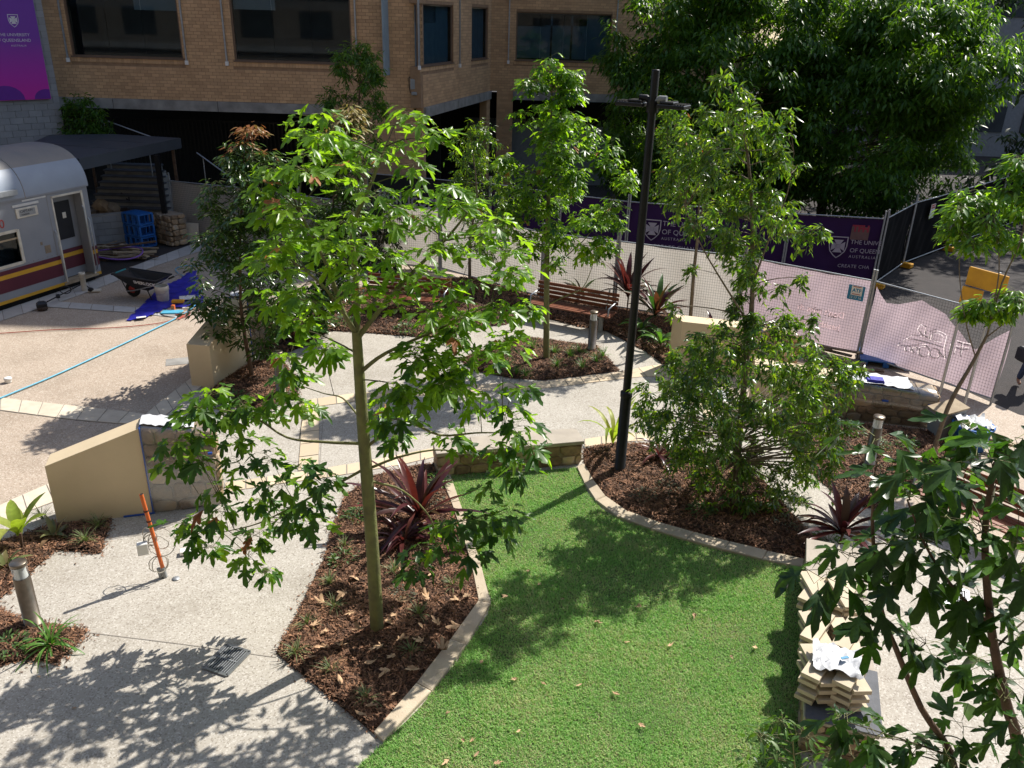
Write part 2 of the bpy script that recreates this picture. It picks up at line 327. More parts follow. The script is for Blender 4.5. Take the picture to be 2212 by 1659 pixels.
# ================================================================== the ground
def structure(o): o['kind'] = 'structure'; return o
def sheet(name, poly, z, m, thick=.0):
    b = MB(); P = [(p[0], p[1]) for p in poly]; n = len(P)
    if sum(P[i][0] * P[(i + 1) % n][1] - P[(i + 1) % n][0] * P[i][1] for i in range(n)) < 0: P = P[::-1]
    b.add([(x, y, z) for x, y in P], [tuple(range(n))]); return structure(b.build(name, m))
sheet('ground', [(-150, -60), (150, -60), (150, 250), (-150, 250)], -.02, 'asphalt')
plaza_poly = [(-40, -12), (14, -12), (14, 13), (10.2, 15.2), (8.6, 18.6), (3, 21), (-2, 24.2), (-9.3, 27.2), (-10.2, 26), (-11.4, 23.6), (-13.6, 16.5), (-20, 4), (-40, 0)]
sheet('plaza', plaza_poly, -.012, 'tan_agg')
path_poly = GP([(-500, 1260), (-60, 1135), (80, 1092), (135, 1070), (270, 975), (345, 895), (430, 838), (545, 830), (640, 740), (715, 712), (1000, 690), (1150, 660), (1350, 700), (1480, 790), (1570, 850), (1700, 900), (1880, 1060), (2120, 1170), (2700, 1330), (2900, 2000), (2000, 3000), (-600, 3000), (-900, 1800)])
sheet('garden_path', path_poly, -.004, 'light_agg')
def resample(pts, n):
    P = [Vector(p) for p in pts]; L = [0]
    for a, b in zip(P, P[1:]): L.append(L[-1] + (b - a).length)
    out = []
    for k in range(n + 1):
        s = L[-1] * k / n; i = max(j for j in range(len(L)) if L[j] <= s + 1e-9); i = min(i, len(P) - 2)
        out.append(P[i].lerp(P[i + 1], (s - L[i]) / max(1e-9, L[i + 1] - L[i])))
    return out
def band(name, A, B, n, m, z0=-.03, z1=.006, gap=.016, piece='paver', jm='joint'):
    a = resample(GP(A), n); b = resample(GP(B), n)
    jb = MB(); P = a + b[::-1]; P2 = [(p.x, p.y, z1 - .008) for p in a], [(p.x, p.y, z1 - .008) for p in b]
    jb.add(P2[0] + P2[1], [(i, n + 1 + i, n + 2 + i, i + 1) for i in range(n)]); root = structure(jb.build(name, jm))
    for i in range(n):
        q = [a[i], a[i + 1], b[i + 1], b[i]]; c = sum(q, Vector()) / 4
        q = [c + (p - c) * (1 - gap / max(.1, (p - c).length)) for p in q]; dz = random.uniform(-.002, .002)
        pb = MB(); pb.prism(q, z0, z1 + dz); pb.build(piece, m if isinstance(m, str) else random.choice(m), root)
    return root
band('platform_paving', [(-80, 700), (0, 672), (146, 623), (270, 582), (326, 560), (430, 522)], [(-80, 720), (0, 694), (160, 642), (273, 599), (330, 576), (440, 540)], 16, 'paver_grey')
band('cross_paving', [(108, 650), (295, 664), (385, 672)], [(98, 663), (295, 676), (385, 687)], 6, 'paver_grey')
band('plaza_paving', [(-40, 852), (0, 858), (270, 888), (325, 896)], [(-40, 880), (0, 886), (144, 905), (240, 914), (300, 917)], 8, 'paver', z1=.004)
band('border_paving', [(-60, 1118), (50, 1068), (115, 1040), (250, 955), (325, 884), (416, 813), (436, 795)], [(-60, 1152), (80, 1098), (135, 1078), (270, 985), (352, 902), (432, 838), (462, 818)], 16, 'paver', z1=.008)
band('upper_ring_paving', [(645, 866), (760, 850), (900, 838), (1020, 830), (1177, 824), (1340, 803), (1400, 790), (1440, 786)], [(645, 884), (760, 868), (900, 856), (1020, 846), (1180, 839), (1340, 819), (1410, 812), (1470, 820)], 22, 'paver_gold')
band('lower_ring_paving', [(485, 1043), (600, 1026), (720, 1008), (830, 988), (945, 965)], [(485, 1064), (600, 1046), (720, 1030), (800, 1016), (880, 1002), (945, 986)], 11, 'paver_gold')
band('bed_edge_paving', [(1262, 948), (1330, 938), (1410, 932)], [(1262, 966), (1340, 955), (1415, 951)], 4, 'paver_gold')
band('radial_paving', [(652, 886), (648, 960), (643, 1018)], [(690, 882), (690, 955), (688, 1012)], 5, 'paver_gold', z1=.010)
band('wall_side_paving', [(1472, 822), (1520, 850), (1570, 890)], [(1425, 816), (1480, 855), (1530, 905)], 4, 'paver_gold')
# sawn joints in the path
for pts in ([(190, 1366), (400, 1392), (597, 1420)], [(1262, 755), (1312, 715)], [(700, 880), (690, 1010)]):
    g = GP(pts); b = MB()
    for p, q in zip(g, g[1:]):
        d = (q - p).normalized(); s_ = Vector((-d.y, d.x, 0)) * .006; b.add([p - s_, p + s_, q + s_, q - s_], [(0, 1, 2, 3)])
    for i in range(len(b.v)): b.v[i].z = .0005
    structure(b.build('path_joint', 'joint'))
# ------------------------------------------------------------------ mulch beds
def bed(name, px, dens, mound=.07, size=1.):
    poly = GP(px); P = [(p.x, p.y) for p in poly]
    xs = [p[0] for p in P]; ys = [p[1] for p in P]; st = .09
    gx = np.arange(min(xs), max(xs) + st, st); gy = np.arange(min(ys), max(ys) + st, st); X, Y = np.meshgrid(gx, gy); fx, fy = X.ravel(), Y.ravel()
    ins = inside(fx, fy, P); d = edge_dist(fx, fy, P)
    def hz(x, y, d): return .006 + np.minimum(d * .45, mound) * (.75 + .25 * np.sin(x * 5.1 + y * 3.3)) + .012 * np.sin(x * 17 + 1) * np.sin(y * 19) * np.minimum(1, d * 8)
    Z = np.where(ins, hz(fx, fy, d), -.004)
    w_, h_ = len(gx), len(gy); idx = np.arange(w_ * h_).reshape(h_, w_)
    F = np.stack([idx[:-1, :-1].ravel(), idx[:-1, 1:].ravel(), idx[1:, 1:].ravel(), idx[1:, :-1].ravel()], 1); F = F[ins[F].all(1)]
    base = MB(); base.add([(x, y, .003) for x, y in (P if sum(P[i][0] * P[(i + 1) % len(P)][1] - P[(i + 1) % len(P)][0] * P[i][1] for i in range(len(P))) > 0 else P[::-1])], [tuple(range(len(P)))])
    root = structure(base.build(name, 'soil'))
    used = np.unique(F); mp = np.full(len(fx), -1); mp[used] = np.arange(len(used))
    me = arrmesh('soil_mound', np.stack([fx, fy, Z], 1)[used], mp[F], True); link('soil_mound', me, 'soil', root)
    x, y = scatter(P, dens); d = edge_dist(x, y, P); z = hz(x, y, d) + .004 + rng.random(len(x)) * .014; n = len(x)
    lg = rng.random(n) < .1; L = np.where(lg, rng.uniform(.04, .085, n), rng.uniform(.007, .036, n)) * size; Wd = np.where(lg, rng.uniform(.003, .006, n), rng.uniform(.004, .014, n)) * size; a = rng.uniform(0, 6.283, n); tz = rng.normal(0, .35, n); tw = rng.normal(0, .5, n)
    ux, uy, uz = np.cos(a) * np.cos(tz), np.sin(a) * np.cos(tz), np.sin(tz); vx, vy, vz = -np.sin(a) * np.cos(tw), np.cos(a) * np.cos(tw), np.sin(tw)
    c = np.stack([x, y, z + np.abs(uz) * L * .4], 1); u = np.stack([ux, uy, uz], 1) * L[:, None]; v = np.stack([vx, vy, vz], 1) * Wd[:, None]
    V = np.stack([c - u - v, c + u - v * .7, c + u + v * .7, c - u + v], 1).reshape(-1, 3)
    # a few chips spilled over the bed edge
    bx = np.array(P); ex = rng.uniform(bx[:, 0].min() - .2, bx[:, 0].max() + .2, 26000); ey = rng.uniform(bx[:, 1].min() - .2, bx[:, 1].max() + .2, 26000); de = edge_dist(ex, ey, P); kk = ~inside(ex, ey, P) & (rng.random(26000) < .55 * np.exp(-de / .035)); ex, ey = ex[kk], ey[kk]; m_ = len(ex)
    if m_: ea = rng.uniform(0, 6.28, m_); el_ = rng.uniform(.006, .022, m_); ce = np.stack([ex, ey, np.full(m_, .008)], 1); eu = np.stack([np.cos(ea), np.sin(ea), rng.normal(0, .15, m_)], 1) * el_[:, None]; ev = np.stack([-np.sin(ea), np.cos(ea), rng.normal(0, .2, m_)], 1) * el_[:, None] * .35; V = np.concatenate([V, np.stack([ce - eu - ev, ce + eu - ev, ce + eu + ev, ce - eu + ev], 1).reshape(-1, 3)]); n += m_
    o = link('bark_mulch', arrmesh('bark_mulch', V, np.arange(n * 4).reshape(-1, 4)), 'chips', root); o['kind'] = 'stuff'
    return P
def bed_z(P, x, y, mound=.07): return .006 + min(edge_dist(np.array([x]), np.array([y]), P)[0] * .45, mound) * .85
kin = [(951, 1034), (975, 1090), (1005, 1180), (1037, 1285), (1031, 1312), (960, 1402), (880, 1506), (808, 1586)]
kout = [(972, 1028), (992, 1085), (1024, 1175), (1062, 1298), (1054, 1328), (985, 1432), (905, 1532), (828, 1606)]
BED1 = bed('front_tree_bed', [(597, 1412), (640, 1330), (700, 1210), (719, 1137), (745, 1072), (800, 1032), (880, 1010), (945, 1002)] + kin, 3600, .08)
rin = [(1262, 1006), (1292, 1060), (1320, 1088), (1360, 1112), (1430, 1135), (1540, 1166), (1650, 1193), (1740, 1213)]
rout = [(1245, 1012), (1272, 1070), (1300, 1100), (1342, 1126), (1420, 1152), (1530, 1184), (1640, 1212), (1733, 1231)]
BED2 = bed('lamp_bed', [(1262, 970), (1340, 957), (1460, 962), (1560, 987), (1650, 1040), (1700, 1100), (1750, 1150), (1800, 1190), (1790, 1212)] + rin[::-1], 2600, .07)
BED3 = bed('bollard_bed', [(1690, 902), (1797, 908), (2015, 932), (2075, 985), (2000, 1020), (1950, 1062), (1900, 1100), (1835, 1092), (1773, 1041), (1720, 990)], 2300)
BED4 = bed('island_bed', [(994, 777), (1089, 738), (1139, 730), (1289, 747), (1339, 802), (1177, 822), (1102, 817), (1020, 800)], 1700)
BED5 = bed('wall_end_bed', [(460, 838), (525, 794), (581, 772), (620, 790), (640, 823), (645, 858), (581, 882), (500, 880), (441, 862)], 1900)
BED6 = bed('bench_bed', [(562, 768), (630, 760), (715, 715), (800, 720), (930, 730), (1000, 712), (1090, 702), (1150, 680), (1250, 706), (1310, 716), (1395, 760), (1436, 790), (1480, 775), (1440, 660), (1300, 625), (1000, 600), (700, 630), (560, 700)], 900, .05, 1.3)
BED7 = bed('bromeliad_bed', [(-60, 1190), (20, 1165), (110, 1135), (128, 1132), (240, 1122), (218, 1196), (122, 1188), (0, 1295), (-60, 1340)], 3000, .05)
BED8 = bed('left_bollard_bed', [(-60, 1300), (0, 1318), (60, 1342), (189, 1364), (125, 1432), (60, 1425), (-60, 1450)], 3600, .05)
# ------------------------------------------------------------------ kerbs
def kerb(name, A, B, label, n, z1=.05):
    a = resample(GP(A), n); b = resample(GP(B), n); root = thing(name, label, 'kerb', (a[0].x, a[0].y, 0))
    for i in range(n):
        q = [a[i], a[i + 1], b[i + 1], b[i]]; c = sum(q, Vector()) / 4; q = [c + (p - c) * .988 for p in q]; k = MB(); h = z1 + random.uniform(-.004, .004)
        t = [c + (p - c) * .93 for p in q]
        k.hexa([Vector((p.x, p.y, -.03)) for p in q], [Vector((p.x, p.y, h - .012)) for p in q]); k.f.pop(1); k.sm.pop(1)
        k.add([Vector((p.x, p.y, h - .012)) for p in q] + [Vector((p.x, p.y, h)) for p in t], [(4, 5, 6, 7), (0, 1, 5, 4), (1, 2, 6, 5), (2, 3, 7, 6), (3, 0, 4, 7)])
        bm = k.build('kerb_stone', 'kerb', root)
        b_ = bmesh.new(); b_.from_mesh(bm.data); bmesh.ops.recalc_face_normals(b_, faces=b_.faces); b_.to_mesh(bm.data); b_.free()
kerb('kerb', kin, kout, 'pale sandstone kerb between the front tree bed and the lawn', 7)
kerb('kerb', rin, rout, 'curved sandstone kerb between the lamp post bed and the lawn', 8)
# ------------------------------------------------------------------ lawn
LAWN = [(p.x, p.y) for p in GP(kout[::-1][:1] + [(770, 1662), (700, 1790), (1760, 1800), (1722, 1600), (1733, 1231)] + rout[::-1][1:] + [(972, 1028)] + kout[1:-1])]
sheet('lawn', LAWN, .006, 'turf')
x, y = scatter(LAWN, 8800); k = edge_dist(x, y, LAWN) < .03; n = len(x)
near = np.hypot(x, y) ; a = rng.uniform(0, 6.283, n); ln = rng.uniform(.022, .05, n) * (1 + .35 * np.sin(x * 2.3 + 1) * np.sin(y * 2.9)); wd = rng.uniform(.003, .0055, n); be = rng.uniform(.45, 1.45, n)
dx, dy = np.cos(a), np.sin(a); p0 = np.stack([x, y, np.full(n, .004)], 1); side = np.stack([-dy, dx, np.zeros(n)], 1) * wd[:, None]
tip = p0 + np.stack([dx * np.sin(be), dy * np.sin(be), np.cos(be) * .9 + .1], 1) * ln[:, None]
midp = p0 + np.stack([dx * np.sin(be) * .35, dy * np.sin(be) * .35, np.cos(be) * .6 + .1], 1) * ln[:, None]
V = np.stack([p0 - side, p0 + side, midp + side * .8, midp - side * .8, tip], 1).reshape(-1, 3); b0 = np.arange(n)[:, None] * 5
F = np.concatenate([b0 + np.array([[0, 1, 2]]), b0 + np.array([[0, 2, 3]]), b0 + np.array([[3, 2, 4]])], 0)
go = link('grass', arrmesh('grass', V, F), 'grass'); tag(go, 'mown green lawn grass between the two kerbs', 'grass', kind='stuff')
# ================================================================== low garden walls, seat walls
def stones(parent, T, L, h0, h1, rows, wmin, wmax, mats, depth=.03, name='stone'):
    # irregular stones on a vertical face: T local X along the wall, local Y up, Z out of the face; heights h0 (start) to h1 (end)
    ys = [0] + sorted(random.uniform(.8, 1.2) for _ in range(0)) ; ys = np.cumsum([0] + [random.uniform(.75, 1.25) for _ in range(rows)]); ys = ys / ys[-1]
    def H(x): return h0 + (h1 - h0) * x / L
    jit = lambda s: random.uniform(-s, s)
    for r in range(rows):
        x = 0
        while x < L - .01:
            wd = min(random.uniform(wmin, wmax), L - x)
            if L - x - wd < wmin * .6: wd = L - x
            g = .009; q = []
            for ax, ay in ((x, ys[r]), (x + wd, ys[r]), (x + wd, ys[r + 1]), (x, ys[r + 1])): q.append(Vector((ax, ay * H(min(ax, L)), 0)))
            c = sum(q, Vector()) / 4; P = []
            for i in range(4):                          # cut and jitter the corners
                p, nx, pv = q[i], q[(i + 1) % 4], q[i - 1]; s = random.uniform(.12, .3)
                P += [p.lerp(pv, s) + Vector((jit(.008), jit(.008), 0)), p.lerp(nx, random.uniform(.12, .3)) + Vector((jit(.008), jit(.008), 0))]
            P = [c + (p - c) * (1 - g / max(.03, (p - c).length)) for p in P]; n = len(P); d = depth * random.uniform(.7, 1.4)
            vs = P + [c + (p - c) * .97 + Vector((0, 0, d * .75)) for p in P] + [c + (p - c) * .78 + Vector((0, 0, d * random.uniform(.9, 1.25))) for p in P]
            fs = [(k, (k + 1) % n, n + (k + 1) % n, n + k) for k in range(n)] + [(n + k, n + (k + 1) % n, 2 * n + (k + 1) % n, 2 * n + k) for k in range(n)] + [tuple(range(2 * n, 3 * n))]
            b = MB(T); b.add(vs, fs); b.build(name, random.choice(mats), parent); x += wd
def V2(p, z=0): return Vector((p[0], p[1], z))
def wallframe(p0, p1):                                  # face frame along p0->p1, outward to the right of travel... Z = X x Y
    d = (Vector(p1) - Vector(p0)); d.z = 0; return frame(Vector(p0), d, (0, 0, 1))
def tape(parent, pts, wd=.02, m='tape'):
    b = MB(); b.tube(pts, wd, 4); return b.build('masking_tape', m, parent)
def crumpled(parent, T, L, D, h, name='plastic_sheet', m='plastic_white', nx=14, ny=8):
    b = MB(T); vs = [(L * i / nx, D * j / ny, h * random.uniform(.1, 1) + .004) for j in range(ny + 1) for i in range(nx + 1)]
    b.add(vs, [(j * (nx + 1) + i, j * (nx + 1) + i + 1, (j + 1) * (nx + 1) + i + 1, (j + 1) * (nx + 1) + i) for j in range(ny) for i in range(nx)], True); return b.build(name, m, parent)
# --- wall at the left: rendered wedge and a stone half wrapped in plastic
def rendered_wall(name, label, A, B, hA, hB, th, stoneL, hS, back, wrap=True, srows=6, dirS=None):
    # A->B rendered length on its front face, then stoneL metres of stone; th thickness towards back (unit vector)
    A, B = Vector((A[0], A[1], 0)), Vector((B[0], B[1], 0)); bk = Vector((back[0], back[1], 0)).normalized() * th; d = (B - A).normalized()
    root = thing(name, label, 'garden wall', A)
    b = MB(); z = lambda p, h: Vector((p.x, p.y, h))
    b.hexa([z(A, -.03), z(B, -.03), z(B + bk, -.03), z(A + bk, -.03)], [z(A, hA), z(B, hB), z(B + bk, hB), z(A + bk, hA)])
    o = b.build('rendered_panel', 'render_cream', root); mod = o.modifiers.new('b', 'BEVEL'); mod.width = .006; mod.segments = 2
    if stoneL > 0:
        dS = Vector((dirS[0], dirS[1], 0)).normalized() if dirS else d; S0 = B + dS * .004; E_ = S0 + dS * stoneL; ins = .03
        fo = bk.normalized() * ins
        b = MB(); b.hexa([z(S0 + fo, -.03), z(E_ + fo, -.03), z(E_ + bk - fo, -.03), z(S0 + bk - fo, -.03)], [z(S0 + fo, hB - .03), z(E_ + fo, hS - .03), z(E_ + bk - fo, hS - .03), z(S0 + bk - fo, hB - .03)]); b.build('mortar_core', 'mortar', root)
        fl = d.cross(Vector((0, 0, 1))).dot(bk) > 0
        P0, P1 = S0 + fo, E_ + fo
        T = frame(P0, P1 - P0, (0, 0, 1))
        if (T.to_3x3() @ Vector((0, 0, 1))).dot(bk) > 0: T = frame(P1, P0 - P1, (0, 0, 1)); stones(root, T, stoneL, hS, hB, srows, .14, .36, ['stone_a', 'stone_b'])
        else: stones(root, T, stoneL, hB, hS, srows, .14, .36, ['stone_a', 'stone_b'])
        Q0, Q1 = E_ + fo, E_ + bk - fo; T = frame(Q0, Q1 - Q0, (0, 0, 1))
        if (T.to_3x3() @ Vector((0, 0, 1))).dot(dS) < 0: T = frame(Q1, Q0 - Q1, (0, 0, 1))
        stones(root, T, (Q1 - Q0).length, hS, hS, srows, .12, .25, ['stone_a', 'stone_b'])
        # stone top: flat slabs
        nS = max(2, int(stoneL / .35))
        for i in range(nS):
            a0, a1 = i / nS + .01, (i + 1) / nS - .01; s0, s1 = S0.lerp(E_, a0), S0.lerp(E_, a1); k0, k1 = hB + (hS - hB) * a0, hB + (hS - hB) * a1
            c = MB(); j = lambda: Vector((random.uniform(-.012, .012), random.uniform(-.012, .012), random.uniform(-.012, .012)))
            c.hexa([z(s0 + fo * .3, k0 - .06), z(s1 + fo * .3, k1 - .06), z(s1 + bk - fo * .3, k1 - .06), z(s0 + bk - fo * .3, k0 - .06)], [z(s0 + fo * .5, k0) + j(), z(s1 + fo * .5, k1) + j(), z(s1 + bk - fo * .5, k1) + j(), z(s0 + bk - fo * .5, k0) + j()])
            c.build('top_stone', random.choice(['stone_a', 'stone_b']), root)
        tape(root, [z(B, .02) - bk * .02, z(B, hB + .006) - bk * .02, z(B + bk, hB + .008)], .012)
        if wrap:
            b = MB(); n = 10
            for i in range(n + 1):
                p = S0.lerp(E_, i / n * .98) - bk.normalized() * random.uniform(.02, .05); hh = hB + (hS - hB) * i / n
                b.v += [z(p, .02), z(p - bk.normalized() * random.uniform(-.01, .02), hh * .5), z(p, hh + .02), z(p + bk * .5, hh + random.uniform(.03, .05)), z(p + bk * 1.02, hh + .02)]
            b.f = [(i * 5 + j, i * 5 + 5 + j, i * 5 + 6 + j, i * 5 + 1 + j) for i in range(n) for j in range(4)]; b.sm = [True] * len(b.f)
            b.build('cling_wrap', 'cling_film', root)
            T = frame(z(S0 + fo, hB + .03), dS + Vector((0, 0, (hS - hB) / stoneL)), bk); crumpled(root, T, stoneL * .75, th * .9, .04)
            for f_ in (.45, .9): tape(root, [z(S0.lerp(E_, f_) - bk.normalized() * .06, hS * .75), z(S0.lerp(E_, f_ + .06) - bk.normalized() * .06, hS * .75)], .022)
    return root
bk1 = (-.29, .96)
W1 = rendered_wall('garden_wall', 'cream rendered wedge wall beside the orange pipe, its stone half wrapped in plastic', (-6.61, 10.30), (-5.36, 10.69), .98, 1.43, .38, .98, 1.25, bk1)
tape(W1, [(-5.75, 10.55, .012), (-5.33, 10.68, .012)], .014)
W2 = rendered_wall('garden_wall', 'cream rendered wall end behind the dark glossy-leaved tree, beside the tan plaza', (-6.01, 15.32), (-5.72, 16.95), .90, 1.35, .48, .9, 1.25, (-1, .12), True)
W3 = rendered_wall('garden_wall', 'cream rendered wall near the bench and white mesh fence, ending in stone', (3.62, 16.95), (5.3, 16.80), 1.14, 1.05, .5, .85, .95, (-.25, .97), False)
W4 = rendered_wall('garden_wall', 'cream rendered wall with long rough stone end topped by a blue folded cloth', (4.75, 15.1), (6.28, 14.76), .85, .78, .62, 1.85, .66, (.22, .97), True, 5, (.985, -.17))
fo_ = thing('folded_cloth', 'bright blue folded cloth lying on the stone wall top', 'cloth', G(1890, 822, .78))
b = MB(Matrix.Translation(G(1890, 822, .80)) @ Matrix.Rotation(-.3, 4, 'Z'))
for i in range(3): b.chamfer((random.uniform(-.01, .01), random.uniform(-.01, .01), .0 + i * .018), (.34 - i * .02, .2, .018), random.uniform(-.1, .1), .005)
b.build('fold', 'tarp', fo_)
# --- seat wall between path and lawn
def seat_wall(name, label, p0, p1, h, th, back, rows, cap='slab_cap', mats=('stone_a', 'stone_b'), wmin=.16, wmax=.34):
    p0, p1 = Vector((p0[0], p0[1], 0)), Vector((p1[0], p1[1], 0)); bk = Vector((back[0], back[1], 0)).normalized(); d = (p1 - p0).normalized(); L = (p1 - p0).length
    root = thing(name, label, 'seat wall', p0); z = lambda p, hh: Vector((p.x, p.y, hh)); ins = bk * .03
    b = MB(); b.hexa([z(p0 + ins + d * .03, -.03), z(p1 + ins - d * .03, -.03), z(p1 + bk * (th - .03) - d * .03, -.03), z(p0 + bk * (th - .03) + d * .03, -.03)], [z(p0 + ins + d * .03, h - .07), z(p1 + ins - d * .03, h - .07), z(p1 + bk * (th - .03) - d * .03, h - .07), z(p0 + bk * (th - .03) + d * .03, h - .07)]); b.build('mortar_core', 'mortar', root)
    for a, e, o in ((p0 + ins, p1 + ins, -bk), (p0 + d * .03, p0 + bk * th + d * .03, -d), (p1 - d * .03, p1 + bk * th - d * .03, d)):
        T = frame(a, e - a, (0, 0, 1))
        if (T.to_3x3() @ Vector((0, 0, 1))).dot(o) < 0: T = frame(e, a - e, (0, 0, 1))
        stones(root, T, (e - a).length, h - .07, h - .07, rows, wmin, wmax, list(mats))
    n = max(2, round(L / .62))
    for i in range(n):
        a, e = p0 + d * (L * i / n - .02 * (i == 0) + .004), p0 + d * (L * (i + 1) / n + .02 * (i == n - 1) - .004)
        c = MB(); c.hexa([z(a - bk * .02, h - .068), z(e - bk * .02, h - .068), z(e + bk * (th + .02), h - .068), z(a + bk * (th + .02), h - .068)], [z(a - bk * .02, h), z(e - bk * .02, h), z(e + bk * (th + .02), h), z(a + bk * (th + .02), h)])
        o = c.build('cap_slab', cap, root); mod = o.modifiers.new('b', 'BEVEL'); mod.width = .006; mod.segments = 1
    return root
seat_wall('seat_wall', 'low stone seat wall with pale slab top at the far end of the lawn', (-1.19, 12.0), (1.24, 12.6), .46, .46, (-.24, .97), 2, wmin=.2, wmax=.42)
SWR = seat_wall('seat_wall', 'low stone seat wall along the lawn edge carrying the stacked timber pavers', (3.14, 6.55), (4.18, 9.80), .48, .70, (.95, -.3), 4, 'slab_cap')
b = MB(); q = [Vector((3.12, 6.5, .484)), Vector((3.83, 6.28, .484)), Vector((4.13, 7.2, .484)), Vector((3.42, 7.42, .484))]; b.prism(q, .483, .503); b.build('bluestone_slab', 'bluestone', SWR)
# --- stack of timber/stone strips laid criss-cross on the right seat wall
def strip_stack(c, rz, layers, label):
    T = Matrix.Translation(c) @ Matrix.Rotation(rz, 4, 'Z')
    for k in range(layers):
        for s in (-1, 1):
            for t in (0,):
                b = MB(T); ang = (.36 if k % 2 else -.36) + random.uniform(-.015, .015); b.chamfer((s * .165 + random.uniform(-.012, .012), random.uniform(-.02, .02), .026 + k * .052), (.19, .6, .05), ang, .002)
                o = b.build('paving_strip', 'strip_cream', None, c); tag(o, label, 'paver', 'cream paving strips stacked criss-cross on the seat wall')
c1 = G(1792, 1490, .505); strip_stack(Vector((c1.x, c1.y, .505)), -.3, 7, 'cream paving strip in the criss-cross stack under the white bag, nearer the camera')
c2 = G(1786, 1300, .485); strip_stack(Vector((c2.x, c2.y, .482)), -.3, 4, 'cream paving strip in the criss-cross stack at the far half of the seat wall')
c3 = G(1790, 1395, .485); strip_stack(Vector((c3.x, c3.y, .482)), -.3, 5, 'cream paving strip in the middle criss-cross stack on the seat wall')
wb = thing('plastic_bag', 'white crumpled plastic bag on top of the stacked cream strips', 'bag', (c1.x, c1.y, .87))
crumpled(wb, Matrix.Translation((c1.x, c1.y, .872)) @ Matrix.Rotation(-.3, 4, 'Z') @ Matrix.Translation((-.24, -.2, 0)), .5, .44, .09, 'bag_sheet', 'plastic_white', 12, 10)
b = MB(Matrix.Translation((c1.x + .07, c1.y - .02, .965)) @ Matrix.Rotation(.3, 4, 'Z')); b.box((0, 0, 0), (.09, .03, .008)); b.build('printed_mark', 'sign_blue', wb)
# ================================================================== the brick building
def PL(px, py, P0, d):                                   # where the sight line through (px,py) meets the vertical plane through P0 along d -> (s, z)
    r_ = ray(px, py); n = Vector((d[1], -d[0], 0)); P0 = Vector((P0[0], P0[1], 0)); t = (P0.x * n.x + P0.y * n.y) / (r_[0] * n.x + r_[1] * n.y)
    q = Vector((r_[0] * t, r_[1] * t, EYE + r_[2] * t)); return (q - P0).dot(Vector((d[0], d[1], 0))), q.z
BLD = thing('brick_building', 'tall orange brick campus building with dark undercroft, shading the left of the plaza', 'building', (-3.33, 30, 0))
ZB0, ZB1, ZT = 3.77, 4.10, 8.4
fac = [((-21., 30.), (-3.33, 30.)), ((-3.33, 30.), (-1.33, 38.)), ((-1.33, 38.), (9.7, 38.))]
def dirn(A, B): d = Vector((B[0] - A[0], B[1] - A[1], 0)); return d.normalized(), d.length
d1, L1 = dirn(*fac[0]); d2, L2 = dirn(*fac[1]); d3, L3 = dirn(*fac[2])
def win(f, d, x0, x1, ys, yt): s0 = PL(x0, ys, f[0], d)[0]; s1 = PL(x1, ys, f[0], d)[0]; return s0, s1, PL((x0 + x1) / 2, ys, f[0], d)[1], yt
SILL, HEAD = 5.42, 7.62
opens = [[(*win(fac[0], d1, 158, 396, 127, 0)[:2], SILL, HEAD), (*win(fac[0], d1, 508, 762, 135, 0)[:2], SILL, HEAD)],
         [(*win(fac[1], d2, 908, 979, 139, 0)[:2], SILL, 7.36), (*win(fac[1], d2, 1018, 1053, 133, 0)[:2], SILL, 7.36)],
         [(*win(fac[2], d3, 1113, 1316, 133, 0)[:2], 5.36, 7.26)]]
BL, BH = .245, .105
cand = []; restV = []; restF = []
def brick_verts(s0, s1, z0, z1, T, out=.012):
    m = .004; q = [(s0 + m, z0 + m), (s1 - m, z0 + m), (s1 - m, z1 - m), (s0 + m, z1 - m)]; c = ((s0 + s1) / 2, (z0 + z1) / 2)
    v = [T @ Vector((a, b, -.004)) for a, b in q] + [T @ Vector((c[0] + (a - c[0]) * .985, c[1] + (b - c[1]) * .96, out)) for a, b in q]; return v
BF = [(4, 5, 6, 7), (0, 1, 5, 4), (1, 2, 6, 5), (2, 3, 7, 6), (3, 0, 4, 7)]
